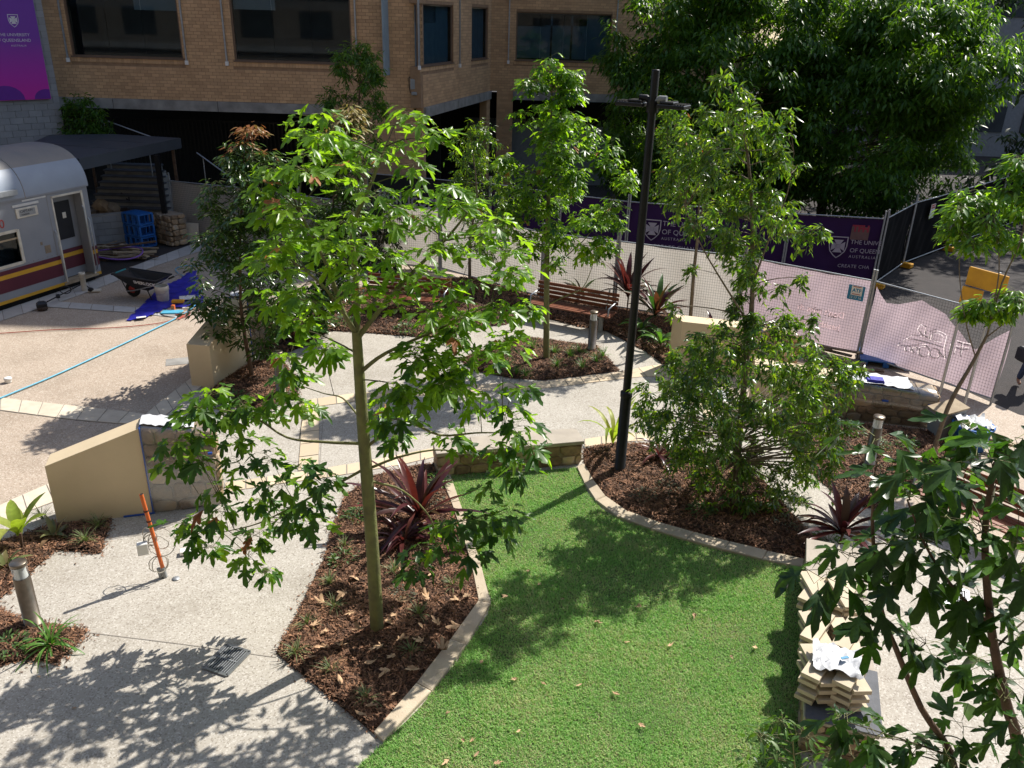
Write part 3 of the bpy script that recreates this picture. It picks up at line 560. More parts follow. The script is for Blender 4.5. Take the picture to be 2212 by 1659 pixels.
for fi, (f, d, L, op) in enumerate(zip(fac, (d1, d2, d3), (L1, L2, L3), opens)):
    T = frame(Vector((f[0][0], f[0][1], 0)), d, (0, 0, 1)); b = MB(T)
    xs = sorted({0, L} | {o[0] for o in op} | {o[1] for o in op})
    for a, e in zip(xs, xs[1:]):
        hit = [o for o in op if o[0] <= a + 1e-6 and o[1] >= e - 1e-6]
        segs = [(ZB1, ZT)] if not hit else [(ZB1, hit[0][2]), (hit[0][3], ZT)]
        for z0, z1 in segs: b.box(((a + e) / 2, (z0 + z1) / 2, -.18), (e - a, z1 - z0, .36))
    b.build('wall', 'brick_mortar', BLD)
    # bricks, laid in stretcher courses, a soldier course under the sills
    r = 0; z = ZB1
    while z < ZT - .05:
        s = -BL * .5 * (r % 2)
        while s < L:
            a, e = max(0, s), min(L, s + BL); z1 = z + BH
            if e - a > .05:
                for o in op:
                    if e > o[0] - .06 and a < o[1] + .06 and z1 > o[2] - .172 and z < o[3]:
                        pad = .06 if z < o[2] else 0.
                        if a < o[0] - pad and e <= o[1] + pad: e = o[0] - pad
                        elif e > o[1] + pad and a >= o[0] - pad: a = o[1] + pad
                        else: a = e
                if e - a > .02:
                    v = brick_verts(a, e, z, z1, T); px = (v[4] + v[6]) / 2; u = (px.x / px.y)
                    if -.64 < u < .2 and z < 7.9:
                        if fi == 0 and z < SILL - .16 and px.x > -14.9 and px.x < -5.6: cand.append(v)
                        else: restF += [tuple(len(restV) + i for i in q) for q in BF]; restV += v
            s += BL
        z += BH; r += 1
    for o in op:
        s = o[0] - .06
        while s < o[1] + .06 - .05:
            v = brick_verts(s, s + .105, o[2] - .17, o[2] - .005, T, .02); restF += [tuple(len(restV) + i for i in q) for q in BF]; restV += v; s += .105
cand.sort(key=lambda v: abs(v[4].x + 9)); 
for v in cand[300:]: restF += [tuple(len(restV) + i for i in q) for q in BF]; restV += v
for v in cand[:300]:
    b = MB(); b.add(v, BF); b.build('brick', 'brick', BLD)
b = MB(); b.add(restV, restF); b.build('brickwork', 'brick', BLD, kind='stuff')
# upper storeys
b = MB(); b.prism([(-21, 30.002), (-3.33, 30.002), (-1.33, 38.002), (9.7, 38.002), (9.7, 52), (-21, 52)], ZT, 31.0); b.build('upper_storeys', 'brick', BLD)
# concrete beams with joints
for f, d, L, segs in ((fac[0], d1, L1, None), (fac[1], d2, L2, None), (fac[2], d3, L3, None)):
    T = frame(Vector((f[0][0], f[0][1], 0)), d, (0, 0, 1))
    if f is fac[0]: seg = [(4.2, 7.0), (7.02, 10.6), (10.62, 14.4)]
    elif f is fac[1]: seg = [(.05, 3.6), (3.63, L2 - .02)]
    else: seg = [(1.0, 3.2), (3.22, 6.4), (6.42, L3)]
    for a, e in seg: b = MB(T); b.box(((a + e) / 2, (ZB0 + ZB1) / 2, -.13), (e - a, ZB1 - ZB0, .42)); b.build('concrete_beam', 'concrete', BLD)
# piers of the undercroft; back wall and ceiling painted near black for its shade
def pier(f, d, a, e, th=.6):
    T = frame(Vector((f[0][0], f[0][1], 0)), d, (0, 0, 1)); b = MB(T); b.box(((a + e) / 2, ZB1 / 2 - .02, -th / 2 - .002), (e - a, ZB1 + .04, th)); b.build('brick_pier', 'brick', BLD)
    v_, f_ = [], []; z = 0; r = 0
    while z < ZB1 - .05:
        s = a - BL * .5 * (r % 2)
        while s < e:
            s0, s1 = max(a, s), min(e, s + BL)
            if s1 - s0 > .05: f_ += [tuple(len(v_) + i for i in q) for q in BF]; v_ += brick_verts(s0, s1, z, z + BH, T, .014)
            s += BL
        z += BH; r += 1
    b = MB(); b.add(v_, f_); b.build('pier_brickwork', 'brick', BLD, kind='stuff')
pier(fac[0], d1, 14.42, L1 - .002); pier(fac[2], d3, .3, 1.0); pier(fac[1], d2, L2 - .5, L2 - .01, .3)
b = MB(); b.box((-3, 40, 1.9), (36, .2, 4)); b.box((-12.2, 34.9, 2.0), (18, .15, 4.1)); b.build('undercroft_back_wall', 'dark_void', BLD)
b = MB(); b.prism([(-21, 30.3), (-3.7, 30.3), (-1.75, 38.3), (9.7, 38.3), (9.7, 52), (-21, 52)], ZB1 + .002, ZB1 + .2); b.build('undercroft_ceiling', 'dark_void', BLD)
b = MB(); b.box((1.6, 39.2, 1.3), (5, .1, 2.6)); b.box((-1.2, 39.7, 1.4), (2.4, .1, 2.8)); b.build('inner_block_wall', 'far_wall', BLD)
scr = MB(); scr.box((-10.5, 32.0, 3.2), (10, .06, .06)); scr.box((-10.5, 32.0, .3), (10, .06, .06)); scr = scr.build('slatted_screen', 'black_metal', BLD)
for i in range(66):
    b = MB(); b.box((-15.4 + i * .15, 31.95, 1.75), (.05, .03, 2.9)); b.build('slat', 'black_metal', scr)
# windows: frame, panes, blinds, dark room
mat('frame_brown', (.17, .11, .075), None, .5); mat('blind', (.52, .54, .53), (.46, .48, .47), .8, 2); mat('room', (.05, .06, .065), (.03, .035, .04), .9, 1.5)
mat('curtain', (.30, .37, .41), (.24, .30, .34), .8, 3)
def window(f, d, o, npane, blinds, back='room'):
    T = frame(Vector((f[0][0], f[0][1], 0)), d, (0, 0, 1)); s0, s1, z0, z1 = o; w_ = .05
    b = MB(T)
    for c, q in ((((s0 + s1) / 2, z0 + w_ / 2, -.09), (s1 - s0, w_, .08)), (((s0 + s1) / 2, z1 - w_ / 2, -.09), (s1 - s0, w_, .08)), ((s0 + w_ / 2, (z0 + z1) / 2, -.09), (w_, z1 - z0 - 2 * w_, .08)), ((s1 - w_ / 2, (z0 + z1) / 2, -.09), (w_, z1 - z0 - 2 * w_, .08))): b.box(c, q)
    fr = b.build('window', 'frame_brown', BLD); b = MB(T); b.box(((s0 + s1) / 2, z0 - .01, -.02), (s1 - s0 + .08, .04, .14)); b.build('sill', 'frame_brown', fr)
    step = (s1 - s0 - 2 * w_) / npane
    for i in range(npane):
        a = s0 + w_ + i * step; b = MB(T); b.box((a + step / 2, (z0 + z1) / 2, -.10), (step - .012, z1 - z0 - 2 * w_, .008)); b.build('pane', 'glass', fr)
    for (p, q, dz, m) in blinds:
        b = MB(T); a, e = s0 + .06 + p * (s1 - s0 - .12), s0 + .06 + q * (s1 - s0 - .12); b.box(((a + e) / 2, z1 - w_ - dz / 2, -.2), (e - a, dz, .012)); b.build('blind', m, fr)
    b = MB(T); b.box(((s0 + s1) / 2, (z0 + z1) / 2, -1.1), (s1 - s0 + 1, z1 - z0 + .6, .05)); b.build('room_back', back, fr)
window(fac[0], d1, opens[0][0], 3, [(0, .6, .62, 'room'), (.6, 1, .66, 'blind')]); window(fac[0], d1, opens[0][1], 3, [(0, .36, .55, 'blind'), (.36, 1, .5, 'room')])
window(fac[1], d2, opens[1][0], 2, [(0, .62, .55, 'blind'), (0, 1, 1.9, 'curtain')], 'curtain'); window(fac[1], d2, opens[1][1], 2, [(0, 1, 2.0, 'curtain')], 'curtain')
window(fac[2], d3, opens[2][0], 4, [(0, .3, .5, 'blind'), (.3, .75, .45, 'curtain'), (0, .36, 1.75, 'curtain'), (.38, .58, 1.75, 'curtain'), (.6, 1, 1.75, 'curtain')], 'room')
# conduits beside the windows, each with a small white box
for f, d, px, py in ((fac[0], d1, 148, 125), (fac[0], d1, 404, 131), (fac[0], d1, 491, 133), (fac[0], d1, 772, 139), (fac[1], d2, 903, 142), (fac[1], d2, 991, 138), (fac[2], d3, 1098, 131), (fac[2], d3, 1326, 134)):
    T = frame(Vector((f[0][0], f[0][1], 0)), d, (0, 0, 1)); s, z = PL(px, py, f[0], d); b = MB(T); b.box((s, (z + ZT) / 2, .045), (.05, ZT - z, .05)); c = b.build('conduit', 'galv', BLD)
    b = MB(T); b.box((s, z - .06, .05), (.10, .13, .075)); b.build('junction_box', 'white', c)
T = frame(Vector((-3.33, 30, 0)), d1, (0, 0, 1))
s, z = PL(893, 188, fac[0][0], d1); cu = thing('wall_speaker', 'grey floodlight unit with looped cable high on the brick corner', 'floodlight', (s - 21, 30, z))
b = MB(Matrix.Translation((s - 21, 29.9, z))); b.chamfer((0, 0, .1), (.16, .14, .34), 0, .02); b.build('housing', 'grey_bin', cu)
b = MB(Matrix.Translation((s - 21, 29.9, z))); b.chamfer((.05, -.1, -.2), (.18, .12, .1), 0, .02); b.build('lamp_head', 'grey_bin', cu)
b = MB(Matrix.Translation((s - 21, 29.92, z))); b.tube(bez((-.05, 0, .27), (-.2, 0, .5), (-.1, 0, -.2), 8), .012, 6); b.build('cable', 'black_plastic', cu)
s, z = PL(898, 247, fac[0][0], d1); cu = thing('wall_lamp', 'small white lantern on the brick corner pier', 'lantern', (s - 21, 30, z))
b = MB(Matrix.Translation((s - 21, 29.9, z))); b.chamfer((0, 0, 0), (.16, .14, .16), 0, .02); b.build('shade', 'white', cu); b = MB(Matrix.Translation((s - 21, 29.9, z))); b.box((0, .04, .13), (.05, .08, .1)); b.build('bracket', 'black_metal', cu)
OB = thing('sandstone_building', 'pale sunlit building behind the viewpoint, seen only mirrored in the windows', 'building', (0, -1.2, 0))
b = MB(); b.box((0, -6.2, 12.5), (110, 10, 25)); b.build('wall', mat('sandstone', (.22, .19, .155), (.18, .155, .13), .9, 1.5, .2, 30), OB)  # height and dark wall tone chosen to hold down light on near ground
for i in range(26):
    for z in (2.6, 6.2, 9.8): b = MB(); b.box((-50 + i * 4.0, -1.18, z), (2.2, .06, 1.7)); b.build('window', 'room', OB)
for z in (4.6, 8.2, 11.8): b = MB(); b.box((0, -1.1, z), (110, .25, .35)); b.build('string_course', 'concrete', OB)
# ================================================================== concrete block wall with the purple banner
bd = Vector((.7071, .7071, 0)); BE = Vector((-15.34, 29.0, 0)); bA = BE - bd * 9
BW = thing('block_wall', 'grey concrete block wall behind the railway carriage carrying the purple banner', 'wall', (BE.x, BE.y, 0))
T = frame(bA, bd, (0, 0, 1)); b = MB(T); b.box((4.5, 5, -.2), (9, 10, .4)); b.build('wall_core', 'block_joint', BW)
r = 0; z = 2.0
while z < 7.6:
    s = 5.2 - .2 * (r % 2)
    while s < 9:
        e = min(9, s + .4)
        if e - s > .06: b = MB(T); b.box(((s + e) / 2, z + .1, .0), (e - s - .012, .19, .03)); b.build('concrete_block', 'block', BW)
        s += .4
    z += .2; r += 1
s0, zt = PL(-60, 30, bA, bd); s1, zb = PL(108, 213, bA, bd)
BN = thing('banner', 'tall purple and magenta university banner on the grey block wall', 'banner', T @ Vector((s1, zb, .1)))
b = MB(T); b.box(((s0 + s1) / 2, (zb + 8.6) / 2, .09), (s1 - s0, 8.6 - zb, .06)); b.build('printed_panel', 'banner', BN)
def shield(parent, T, s, m, back=None):
    o = [(-.5, .5), (.5, .5), (.5, -.05), (.42, -.35), (.2, -.6), (0, -.75), (-.2, -.6), (-.42, -.35), (-.5, -.05)]; n = len(o)
    b = MB(T); b.add([(x * s, y * s, 0) for x, y in o] + [(x * .88 * s, (y * .9 - .01) * s, 0) for x, y in o], [(i, (i + 1) % n, n + (i + 1) % n, n + i) for i in range(n)])
    for a in range(4):
        c, q = math.cos(a * math.pi / 2), math.sin(a * math.pi / 2); pts = [(-.08, .06), (.08, .06), (.26, .36), (-.26, .36)]
        b.add([((x * c - y * q) * s, (x * q + y * c) * s - .05 * s, 0) for x, y in pts], [(0, 1, 2, 3)])
    b.add([(x * s, y * s - .05 * s, 0) for x, y in ((-.13, -.1), (.13, -.1), (.13, .1), (-.13, .1))], [(0, 1, 2, 3)]); return b.build('emblem', m, parent)
def onwall(px, py, P0, d, out): s, z = PL(px, py, P0, d); return frame(Vector((P0[0], P0[1], 0)), d, (0, 0, 1)) @ Matrix.Translation((s, z, out))
shield(BN, onwall(26, 42, bA, bd, .123), .30, 'text_white')
text('THE UNIVERSITY', .122, 'text_white', BN, onwall(62, 78, bA, bd, .123), align='RIGHT'); text('OF QUEENSLAND', .128, 'text_white', BN, onwall(65, 90, bA, bd, .123), align='RIGHT'); text('AUSTRALIA', .075, 'text_white', BN, onwall(55, 100, bA, bd, .123), align='RIGHT', space=1.2)
for px, py, q in ((10, 206, .55), (99, 209, .38)):
    s, z = PL(px, py, bA, bd); b = MB(T); pr = [(q * math.cos(a), q * .8 * math.sin(a)) for a in [math.pi * k / 10 for k in range(11)]]
    b.add([(max(s0, min(s1 - .01, s + x)), max(zb + .01, zb + .01 + y), .1225) for x, y in pr], [tuple(range(11))]); b.build('printed_shape', mat('purple_print', (.16, .03, .33)), BN)
# ================================================================== railway carriage
E0 = Vector((-11.56, 22.43, 0)); ax = (Vector((-12.69, 19.45, 0)) - E0).normalized(); LT = 13.
TR = thing('railway_carriage', 'old silver railway carriage with maroon and yellow stripes and open end door', 'train', E0)
TT = frame(E0, ax, (-ax.y, ax.x, 0))                   # local X along the train towards the camera, Y outward, Z up
if (TT.to_3x3() @ Vector((0, 0, 1))).z < 0: TT = frame(E0, ax, (ax.y, -ax.x, 0))
side = 1 if (TT.to_3x3() @ Vector((0, 1, 0))).x > 0 else -1; YO = side
zt0, zg = .16, 2.60; D0, D1, DZ = .2, 1.14, 2.44; TWD = 2.8
def tbox(x0, x1, y0, y1, z0, z1, name, m, parent=None, bev=0):
    b = MB(TT); b.box(((x0 + x1) / 2, YO * (y0 + y1) / 2, (z0 + z1) / 2), (x1 - x0, abs(y1 - y0), z1 - z0)); o = b.build(name, m, parent or TR)
    if bev: md = o.modifiers.new('b', 'BEVEL'); md.width = bev; md.segments = 2
    return o
W0x, W1x, Wz0, Wz1 = 2.3, 3.6, 1.06, 1.84
sb = MB(TT)
for x0, x1, z0, z1 in ((0, D0, zt0, zg), (D0, D1, DZ, zg), (D1, W0x, zt0, zg), (W0x, W1x, zt0, Wz0), (W0x, W1x, Wz1, zg), (W1x, LT, zt0, zg)): sb.box(((x0 + x1) / 2, YO * -.03, (z0 + z1) / 2), (x1 - x0, .06, z1 - z0))
body = sb.build('side_panel', 'train_grey', TR)
tbox(-.0, .06, -2.8, -.062, zt0, zg, 'end_panel', 'train_grey'); tbox(1.2, LT, -2.78, -1.2, zt0, zg, 'interior_core', 'dark_void')
tbox(.1, LT, -2.6, -.16, -.015, zt0, 'undercarriage', 'rubber')
def roofpatch(a0, a1, name, m, k=10):
    b = MB(TT); prof = []
    for i in range(k + 1):
        a = a0 + (a1 - a0) * i / k; prof.append((YO * (-TWD / 2 + (TWD / 2 + .03) * math.copysign(abs(math.cos(a)) ** .75, math.cos(a))), zg - .02 + 1.02 * abs(math.sin(a)) ** .9))
    xs = [-.04, .5, 2, 4, 7, LT]; vs = [(x, y, z) for x in xs for y, z in prof]
    b.add(vs, [(i * (k + 1) + j, i * (k + 1) + j + 1, (i + 1) * (k + 1) + j + 1, (i + 1) * (k + 1) + j) for i in range(len(xs) - 1) for j in range(k)], True); return b.build(name, m, TR)
roofpatch(0, .72, 'roof_cove', 'train_blue'); rf = roofpatch(.72, math.pi - .72, 'roof', 'train_roof', 16); roofpatch(math.pi - .72, math.pi, 'roof_cove', 'train_blue')
b = MB(TT); pr = [(YO * (-TWD / 2 + (TWD / 2 + .03) * math.copysign(abs(math.cos(a)) ** .75, math.cos(a))), zg - .02 + 1.02 * abs(math.sin(a)) ** .9) for a in [math.pi * k / 24 for k in range(25)]]
b.add([(-.02, y, z) for y, z in pr], [tuple(range(25))]); b.build('roof_end', 'train_grey', TR)
for x in (1.9, 3.4, 5.4, 7.4):
    b = MB(TT); b.tube([(x, y, z + .004) for y, z in pr], .012, 5); b.build('roof_seam', 'train_roof', rf)
tbox(-.02, LT, .0, .03, zg - .03, zg + .01, 'gutter', 'train_grey')
for nm, z0, z1, m in (('sole_stripe', zt0 - .01, zt0 + .07, 'yellow'), ('lower_band', .42, .74, 'maroon'), ('yellow_stripe', .742, .848, 'yellow'), ('upper_band', .85, .955, 'maroon')):
    for x0, x1 in ((.0, D0), (D1, LT)): tbox(x0, x1, .0, .004, z0, z1, nm, m)
    if nm != 'sole_stripe': tbox(D0, D1 + .2, -.31, -.302, z0 + .02, z1 + .02, nm, m)
tbox(D0 - .1, D1 + .3, -.37, -.312, zt0 + .06, DZ + .15, 'vestibule_wall', 'train_grey'); tbox(D0 - .1, D1 + .1, -.31, .02, zt0 - .02, zt0 + .05, 'door_step', 'timber_pale')
tbox(D1, D1 + .05, -.30, -.062, zt0 + .06, DZ + .1, 'vestibule_cheek', 'train_grey'); tbox(D0 - .06, D0, -.30, -.062, zt0 + .06, DZ + .1, 'vestibule_cheek', 'train_grey'); tbox(D0 - .1, D1 + .1, -.30, -.062, DZ + .1, DZ + .14, 'vestibule_ceiling', 'train_grey')
dw = tbox(.38, .88, -.311, -.29, 1.25, 2.25, 'door_window', 'black_plastic', None, .006); tbox(.55, .66, -.289, -.285, 1.8, 1.95, 'notice', 'white_dirty', dw)
for x0, x1, z0, z1 in ((D0 - .03, D0 + .03, zt0, DZ + .04), (D1 - .02, D1 + .02, zt0, DZ + .04), (D0 - .03, D1 + .02, DZ, DZ + .05)): tbox(x0, x1, .0, .012, z0, z1, 'door_frame', 'white_dirty')
for x, z0, z1 in ((D1 + .1, .3, 1.62), (D0 - .05, .3, 1.75), (D0 + .07, .25, 2.1)):
    b = MB(TT); b.tube([(x, YO * .02, z0), (x, YO * .07, z0 + .05), (x, YO * .07, z1 - .05), (x, YO * .02, z1)], .016, 8); b.build('grab_rail', 'steel', TR)
wf = MB(TT); wz = [(W0x, W1x, Wz0 - .05, Wz0 + .02), (W0x, W1x, Wz1 - .02, Wz1 + .05), (W0x - .05, W0x + .02, Wz0 - .03, Wz1 + .03), (W1x - .02, W1x + .05, Wz0 - .03, Wz1 + .03)]
for x0, x1, z0, z1 in wz: wf.box(((x0 + x1) / 2, YO * .006, (z0 + z1) / 2), (x1 - x0, .03, z1 - z0))
wf = wf.build('window', 'white_dirty', TR); tbox(W0x, W1x, -.04, -.03, Wz0, Wz1, 'pane', 'glass', wf); tbox(W0x, W1x, -.3, -.28, Wz0 - .1, Wz1 + .1, 'blind', 'room', wf); tbox(W0x, W1x, -.032, -.022, Wz1 - .2, Wz1 - .16, 'glazing_bar', 'timber_pale', wf)
pf = tbox(1.62, 2.24, .004, .03, 2.12, 2.36, 'destination_box', 'white_dirty', None, .01); tbox(1.70, 2.16, .031, .034, 2.16, 2.32, 'destination_blind', 'grey_bin', pf)
sx = -1 if YO > 0 else 1
TF = TT @ Matrix.Translation((2.13, YO * .036, 2.25)) @ Matrix(((-1, 0, 0, 0), (0, 0, YO, 0), (0, 1, 0, 0), (0, 0, 0, 1)))
text('CAPTAIN', .085, 'black_plastic', TR, TF); text('TRAINING', .05, 'black_plastic', TR, TF @ Matrix.Translation((.02, -.07, 0)))
tbox(1.55, 2.3, .003, .02, 2.40, 2.46, 'flaking_paint', 'paint_flake'); tbox(1.3, 2.0, .003, .008, 2.5, 2.54, 'flaking_paint', 'paint_flake'); tbox(1.45, 1.62, .002, .006, 1.1, 1.3, 'rust_patch', 'stone_dull'); tbox(1.66, 1.72, .002, .006, 1.34, 1.42, 'rust_patch', 'stone_dull')
text('0', .3, 'red', TR, TT @ Matrix.Translation((2.74, YO * .006, 1.98)) @ Matrix(((-1, 0, 0, 0), (0, 0, YO, 0), (0, 1, 0, 0), (0, 0, 0, 1))))
tbox(2.15, 2.9, -.1, .12, 2.72, 2.84, 'roof_bracket', 'galv')
for x in (1.28, 3.75, 5.2): tbox(x, x + .012, .0, .0025, .96, 2.55, 'panel_seam', 'train_roof')
for k in range(18): tbox(1.3 + k * .14, 1.318 + k * .14, .0, .006, 1.0, 1.018, 'rivet', 'train_roof')
# ================================================================== canopy, steps and rubble behind the carriage
CN = thing('canopy', 'flat dark slate canopy on steel posts behind the railway carriage', 'canopy', (-11.28, 26.5, 0))
cpts = [(-11.11, 28.15), (-12.2, 23.55), (-14.5, 24.1), (-15.3, 27.9), (-13.6, 28.6)]; b = MB(); b.prism(cpts, 2.78, 3.1); b.build('roof_slab', 'canopy', CN)
for k in (.3, .6):
    p, q = Vector((-11.11, 28.15, 3.103)).lerp(Vector((-12.2, 23.55, 3.103)), k), Vector((-13.6, 28.6, 3.103)).lerp(Vector((-15.0, 24.3, 3.103)), k); b = MB(); b.tube([p, q], .008, 4); b.build('roof_seam', 'canopy', CN)
for p, m, r_ in ((G(365, 525), 'black_metal', .09), (G(397, 503), 'bark_brown', .05)):
    b = MB(); tp = Vector((p.x - .06, p.y - .05, 2.79)); b.box((p.x, p.y, 1.4), (r_ * 1.6, r_ * 1.6, 2.78)); b.build('post', m, CN); b = MB(); b.box((p.x, p.y, .02), (r_ * 3, r_ * 3, .04)); b.build('base_plate', m, CN)
ST = thing('stone_steps', 'broad stone steps with slate treads rising beneath the dark canopy', 'steps', (-12.5, 27.5, 0))
for k in range(10):
    y0 = 27.45 + .24 * k; z = .45 + .165 * k; x1 = -11.55 - .11 * k
    b = MB(); b.box(((x1 - 14.4) / 2, (y0 + 30) / 2 - .1, z / 2 - .03), (x1 + 14.4, 30 - y0 - .2, z)); b.build('riser', 'concrete', ST); b = MB(); b.box(((x1 - 14.4) / 2, y0 + .1, z + .0), (x1 + 14.44, .34, .05)); b.build('tread', 'bluestone', ST)
HR = thing('handrail', 'black handrail on the stone steps beneath the canopy', 'handrail', (-12.2, 27.5, .5))
b = MB(); b.tube([AY(262, 417 - 0, 28.6), AY(345, 505, 27.4), AY(372, 515, 27.3)], .028, 7); b.build('rail', 'black_metal', HR)
for px, py, pz in ((278, 425, 455), (360, 505, 530)): a = AY(px, py, 28.2 if px < 300 else 27.35); b = MB(); b.tube([a, a - Vector((0, 0, .5))], .022, 6); b.build('post', 'black_metal', HR)
for nm, lab, p, q in (('handrail', 'pale steel handrail rising behind the canopy roof', AY(205, 252, 29.6), AY(330, 297, 29.2)), ('handrail', 'pale steel handrail sloping down to the mesh fence beside the canopy', AY(425, 330, 28.6), AY(515, 395, 28.0))):
    h = thing(nm, lab, 'handrail', q); b = MB(); b.tube([p, q], .025, 7); b.build('rail', 'steel', h)
    for t_ in (.15, .9): a = p.lerp(q, t_); b = MB(); b.tube([a, Vector((a.x, a.y, max(.0, a.z - 2.6)))], .02, 6); b.build('post', 'galv', h)
def rock(c, r, sq=(1, 1, .7), n=3):
    bm = bmesh.new(); bmesh.ops.create_icosphere(bm, subdivisions=n - 1, radius=1); s_ = random.random() * 99
    vs = []
    for v in bm.verts:
        k = 1 + .22 * math.sin(v.co.x * 3.1 + s_) * math.sin(v.co.y * 2.7 + s_ * 2) + random.uniform(-.10, .10); vs.append(Vector((v.co.x * r * sq[0] * k, v.co.y * r * sq[1] * k, v.co.z * r * sq[2] * k)) + Vector(c))
    fs = [tuple(v.index for v in f.verts) for f in bm.faces]; bm.free(); return vs, fs
RM = thing('rubble_mound', 'mound of brown rubble boulders beside the steps under the canopy', 'rubble', (-13, 27.2, 0))
for i in range(26):
    t_ = random.random(); c = Vector((-14.0 + 1.9 * t_, 26.9 + random.uniform(-.4, .5), .45 + (1 - t_) * random.uniform(0, .85))); v_, f_ = rock(c, random.uniform(.2, .36)); b = MB(); b.add(v_, f_); b.build('boulder', random.choice(['stone_dull', 'stone_a']), RM)
b = MB(); v_, f_ = rock((-13.1, 27.1, .3), .8, (1.2, .7, .8)); b.add(v_, f_); b.build('earth', 'soil', RM)
LB = thing('low_block_wall', 'low grey block wall in front of the rubble mound behind the carriage', 'wall', (-12.8, 25.6, 0))
pA, pB = Vector((-13.6, 25.3, 0)), Vector((-11.95, 26.25, 0)); dd, LL = (pB - pA).normalized(), (pB - pA).length; T = frame(pA, dd, (0, 0, 1)); b = MB(T); b.box((LL / 2, .5, -.12), (LL, 1.0, .2)); b.build('wall_core', 'block_joint', LB)
for r in range(5):
    s = -.2 * (r % 2)
    while s < LL:
        a, e = max(0, s), min(LL, s + .4)
        if e - a > .05: b = MB(T); b.box(((a + e) / 2, r * .2 + .1, -.02), (e - a - .01, .19, .06)); b.build('concrete_block', 'block', LB)
        s += .4
b = MB(T); b.box((LL / 2, 1.02, -.12), (LL + .04, .05, .26)); b.build('cap', 'concrete', LB)
SP = thing('stone_pillar', 'rough stone wall end beside the canopy post and blue crates', 'stone wall', (-11.1, 26.3, 0))
b = MB(); b.box((-11.15, 26.55, .48), (.75, .5, .98), -.5); b.build('mortar_core', 'mortar', SP)
for o_, dx_, w_ in ((Vector((-11.62, 26.55, 0)), Vector((.83, -.56, 0)), .82), (Vector((-10.94, 26.09, 0)), Vector((.45, .86, 0)), .55)): stones(SP, frame(o_, dx_, (0, 0, 1)), w_, 1.0, .95, 6, .16, .3, ['stone_a', 'stone_b'], .06)
# blue plastic crates / pallets stacked
for k in range(3):
    o_ = Vector((-11.95, 26.0, .02 + k * .36)); CR = thing('plastic_crate', ['bottom blue plastic crate of the stack beside the canopy post', 'middle blue plastic crate of the stack beside the canopy post', 'topmost blue plastic crate of the stack beside the canopy post'][k], 'crate', o_, 'blue plastic crates stacked by the canopy')
    Tc = Matrix.Translation(o_) @ Matrix.Rotation(-.5 + random.uniform(-.06, .06), 4, 'Z'); b = MB(Tc); b.box((0, 0, .33), (.78, .55, .04)); b.box((0, 0, .03), (.78, .55, .04)); b.build('deck', 'blue_crate', CR)
    for x in (-.35, -.12, .12, .35):
        for y in (-.25, .25): b = MB(Tc); b.chamfer((x, y, .18), (.09, .06, .27), 0, .01); b.build('upright', 'blue_crate', CR)
    b = MB(Tc); b.box((0, .0, .18), (.7, .02, .24)); b.build('web', 'blue_crate', CR)
TP = thing('timber_pile', 'heap of broken timber and pallets beside the end of the carriage', 'timber pile', G(255, 560))
c0 = G(255, 555)
for i in range(34):
    b = MB(); c = c0 + Vector((random.uniform(-.8, .8), random.uniform(-.5, .6), .04 + abs(random.gauss(.12, .12)))); b.box(c, (random.uniform(.6, 1.5), random.uniform(.06, .12), random.uniform(.02, .05)), R=Matrix.Rotation(random.gauss(.1, .5), 3, 'Z') @ Matrix.Rotation(random.gauss(0, .12), 3, 'Y')); b.build('board', random.choice(['timber_pale', 'bark_brown', 'timber_pale']), TP)
b = MB(); a = G(240, 540, .3); c_ = [a + Vector((math.cos(t) * .85 + .2, math.sin(t) * .6 - .3, .06 * math.sin(t * 2))) for t in [k * 2 * math.pi / 28 for k in range(29)]]; b.tube(c_, .022, 7); ph = b.build('purple_conduit', 'purple_hose', None, a); tag(ph, 'loop of purple conduit lying over the broken timber', 'conduit')
b = MB(); p = AY(300, 505, 26.6); b.box(p, (.12, .1, 1.1), R=Matrix.Rotation(.8, 3, 'Y') @ Matrix.Rotation(.2, 3, 'X')); tag(b.build('timber_post', 'timber_pale', None, p), 'pale timber post leaning on the rubble mound', 'timber post')
p = G(413, 523); b = MB(); b.box((p.x, p.y + .1, .3), (.5, .03, .6), R=Matrix.Rotation(-.2, 3, 'X')); tag(b.build('board', 'paver', None, (p.x, p.y, 0)), 'small cream board leaning at the foot of the mesh fence', 'board')
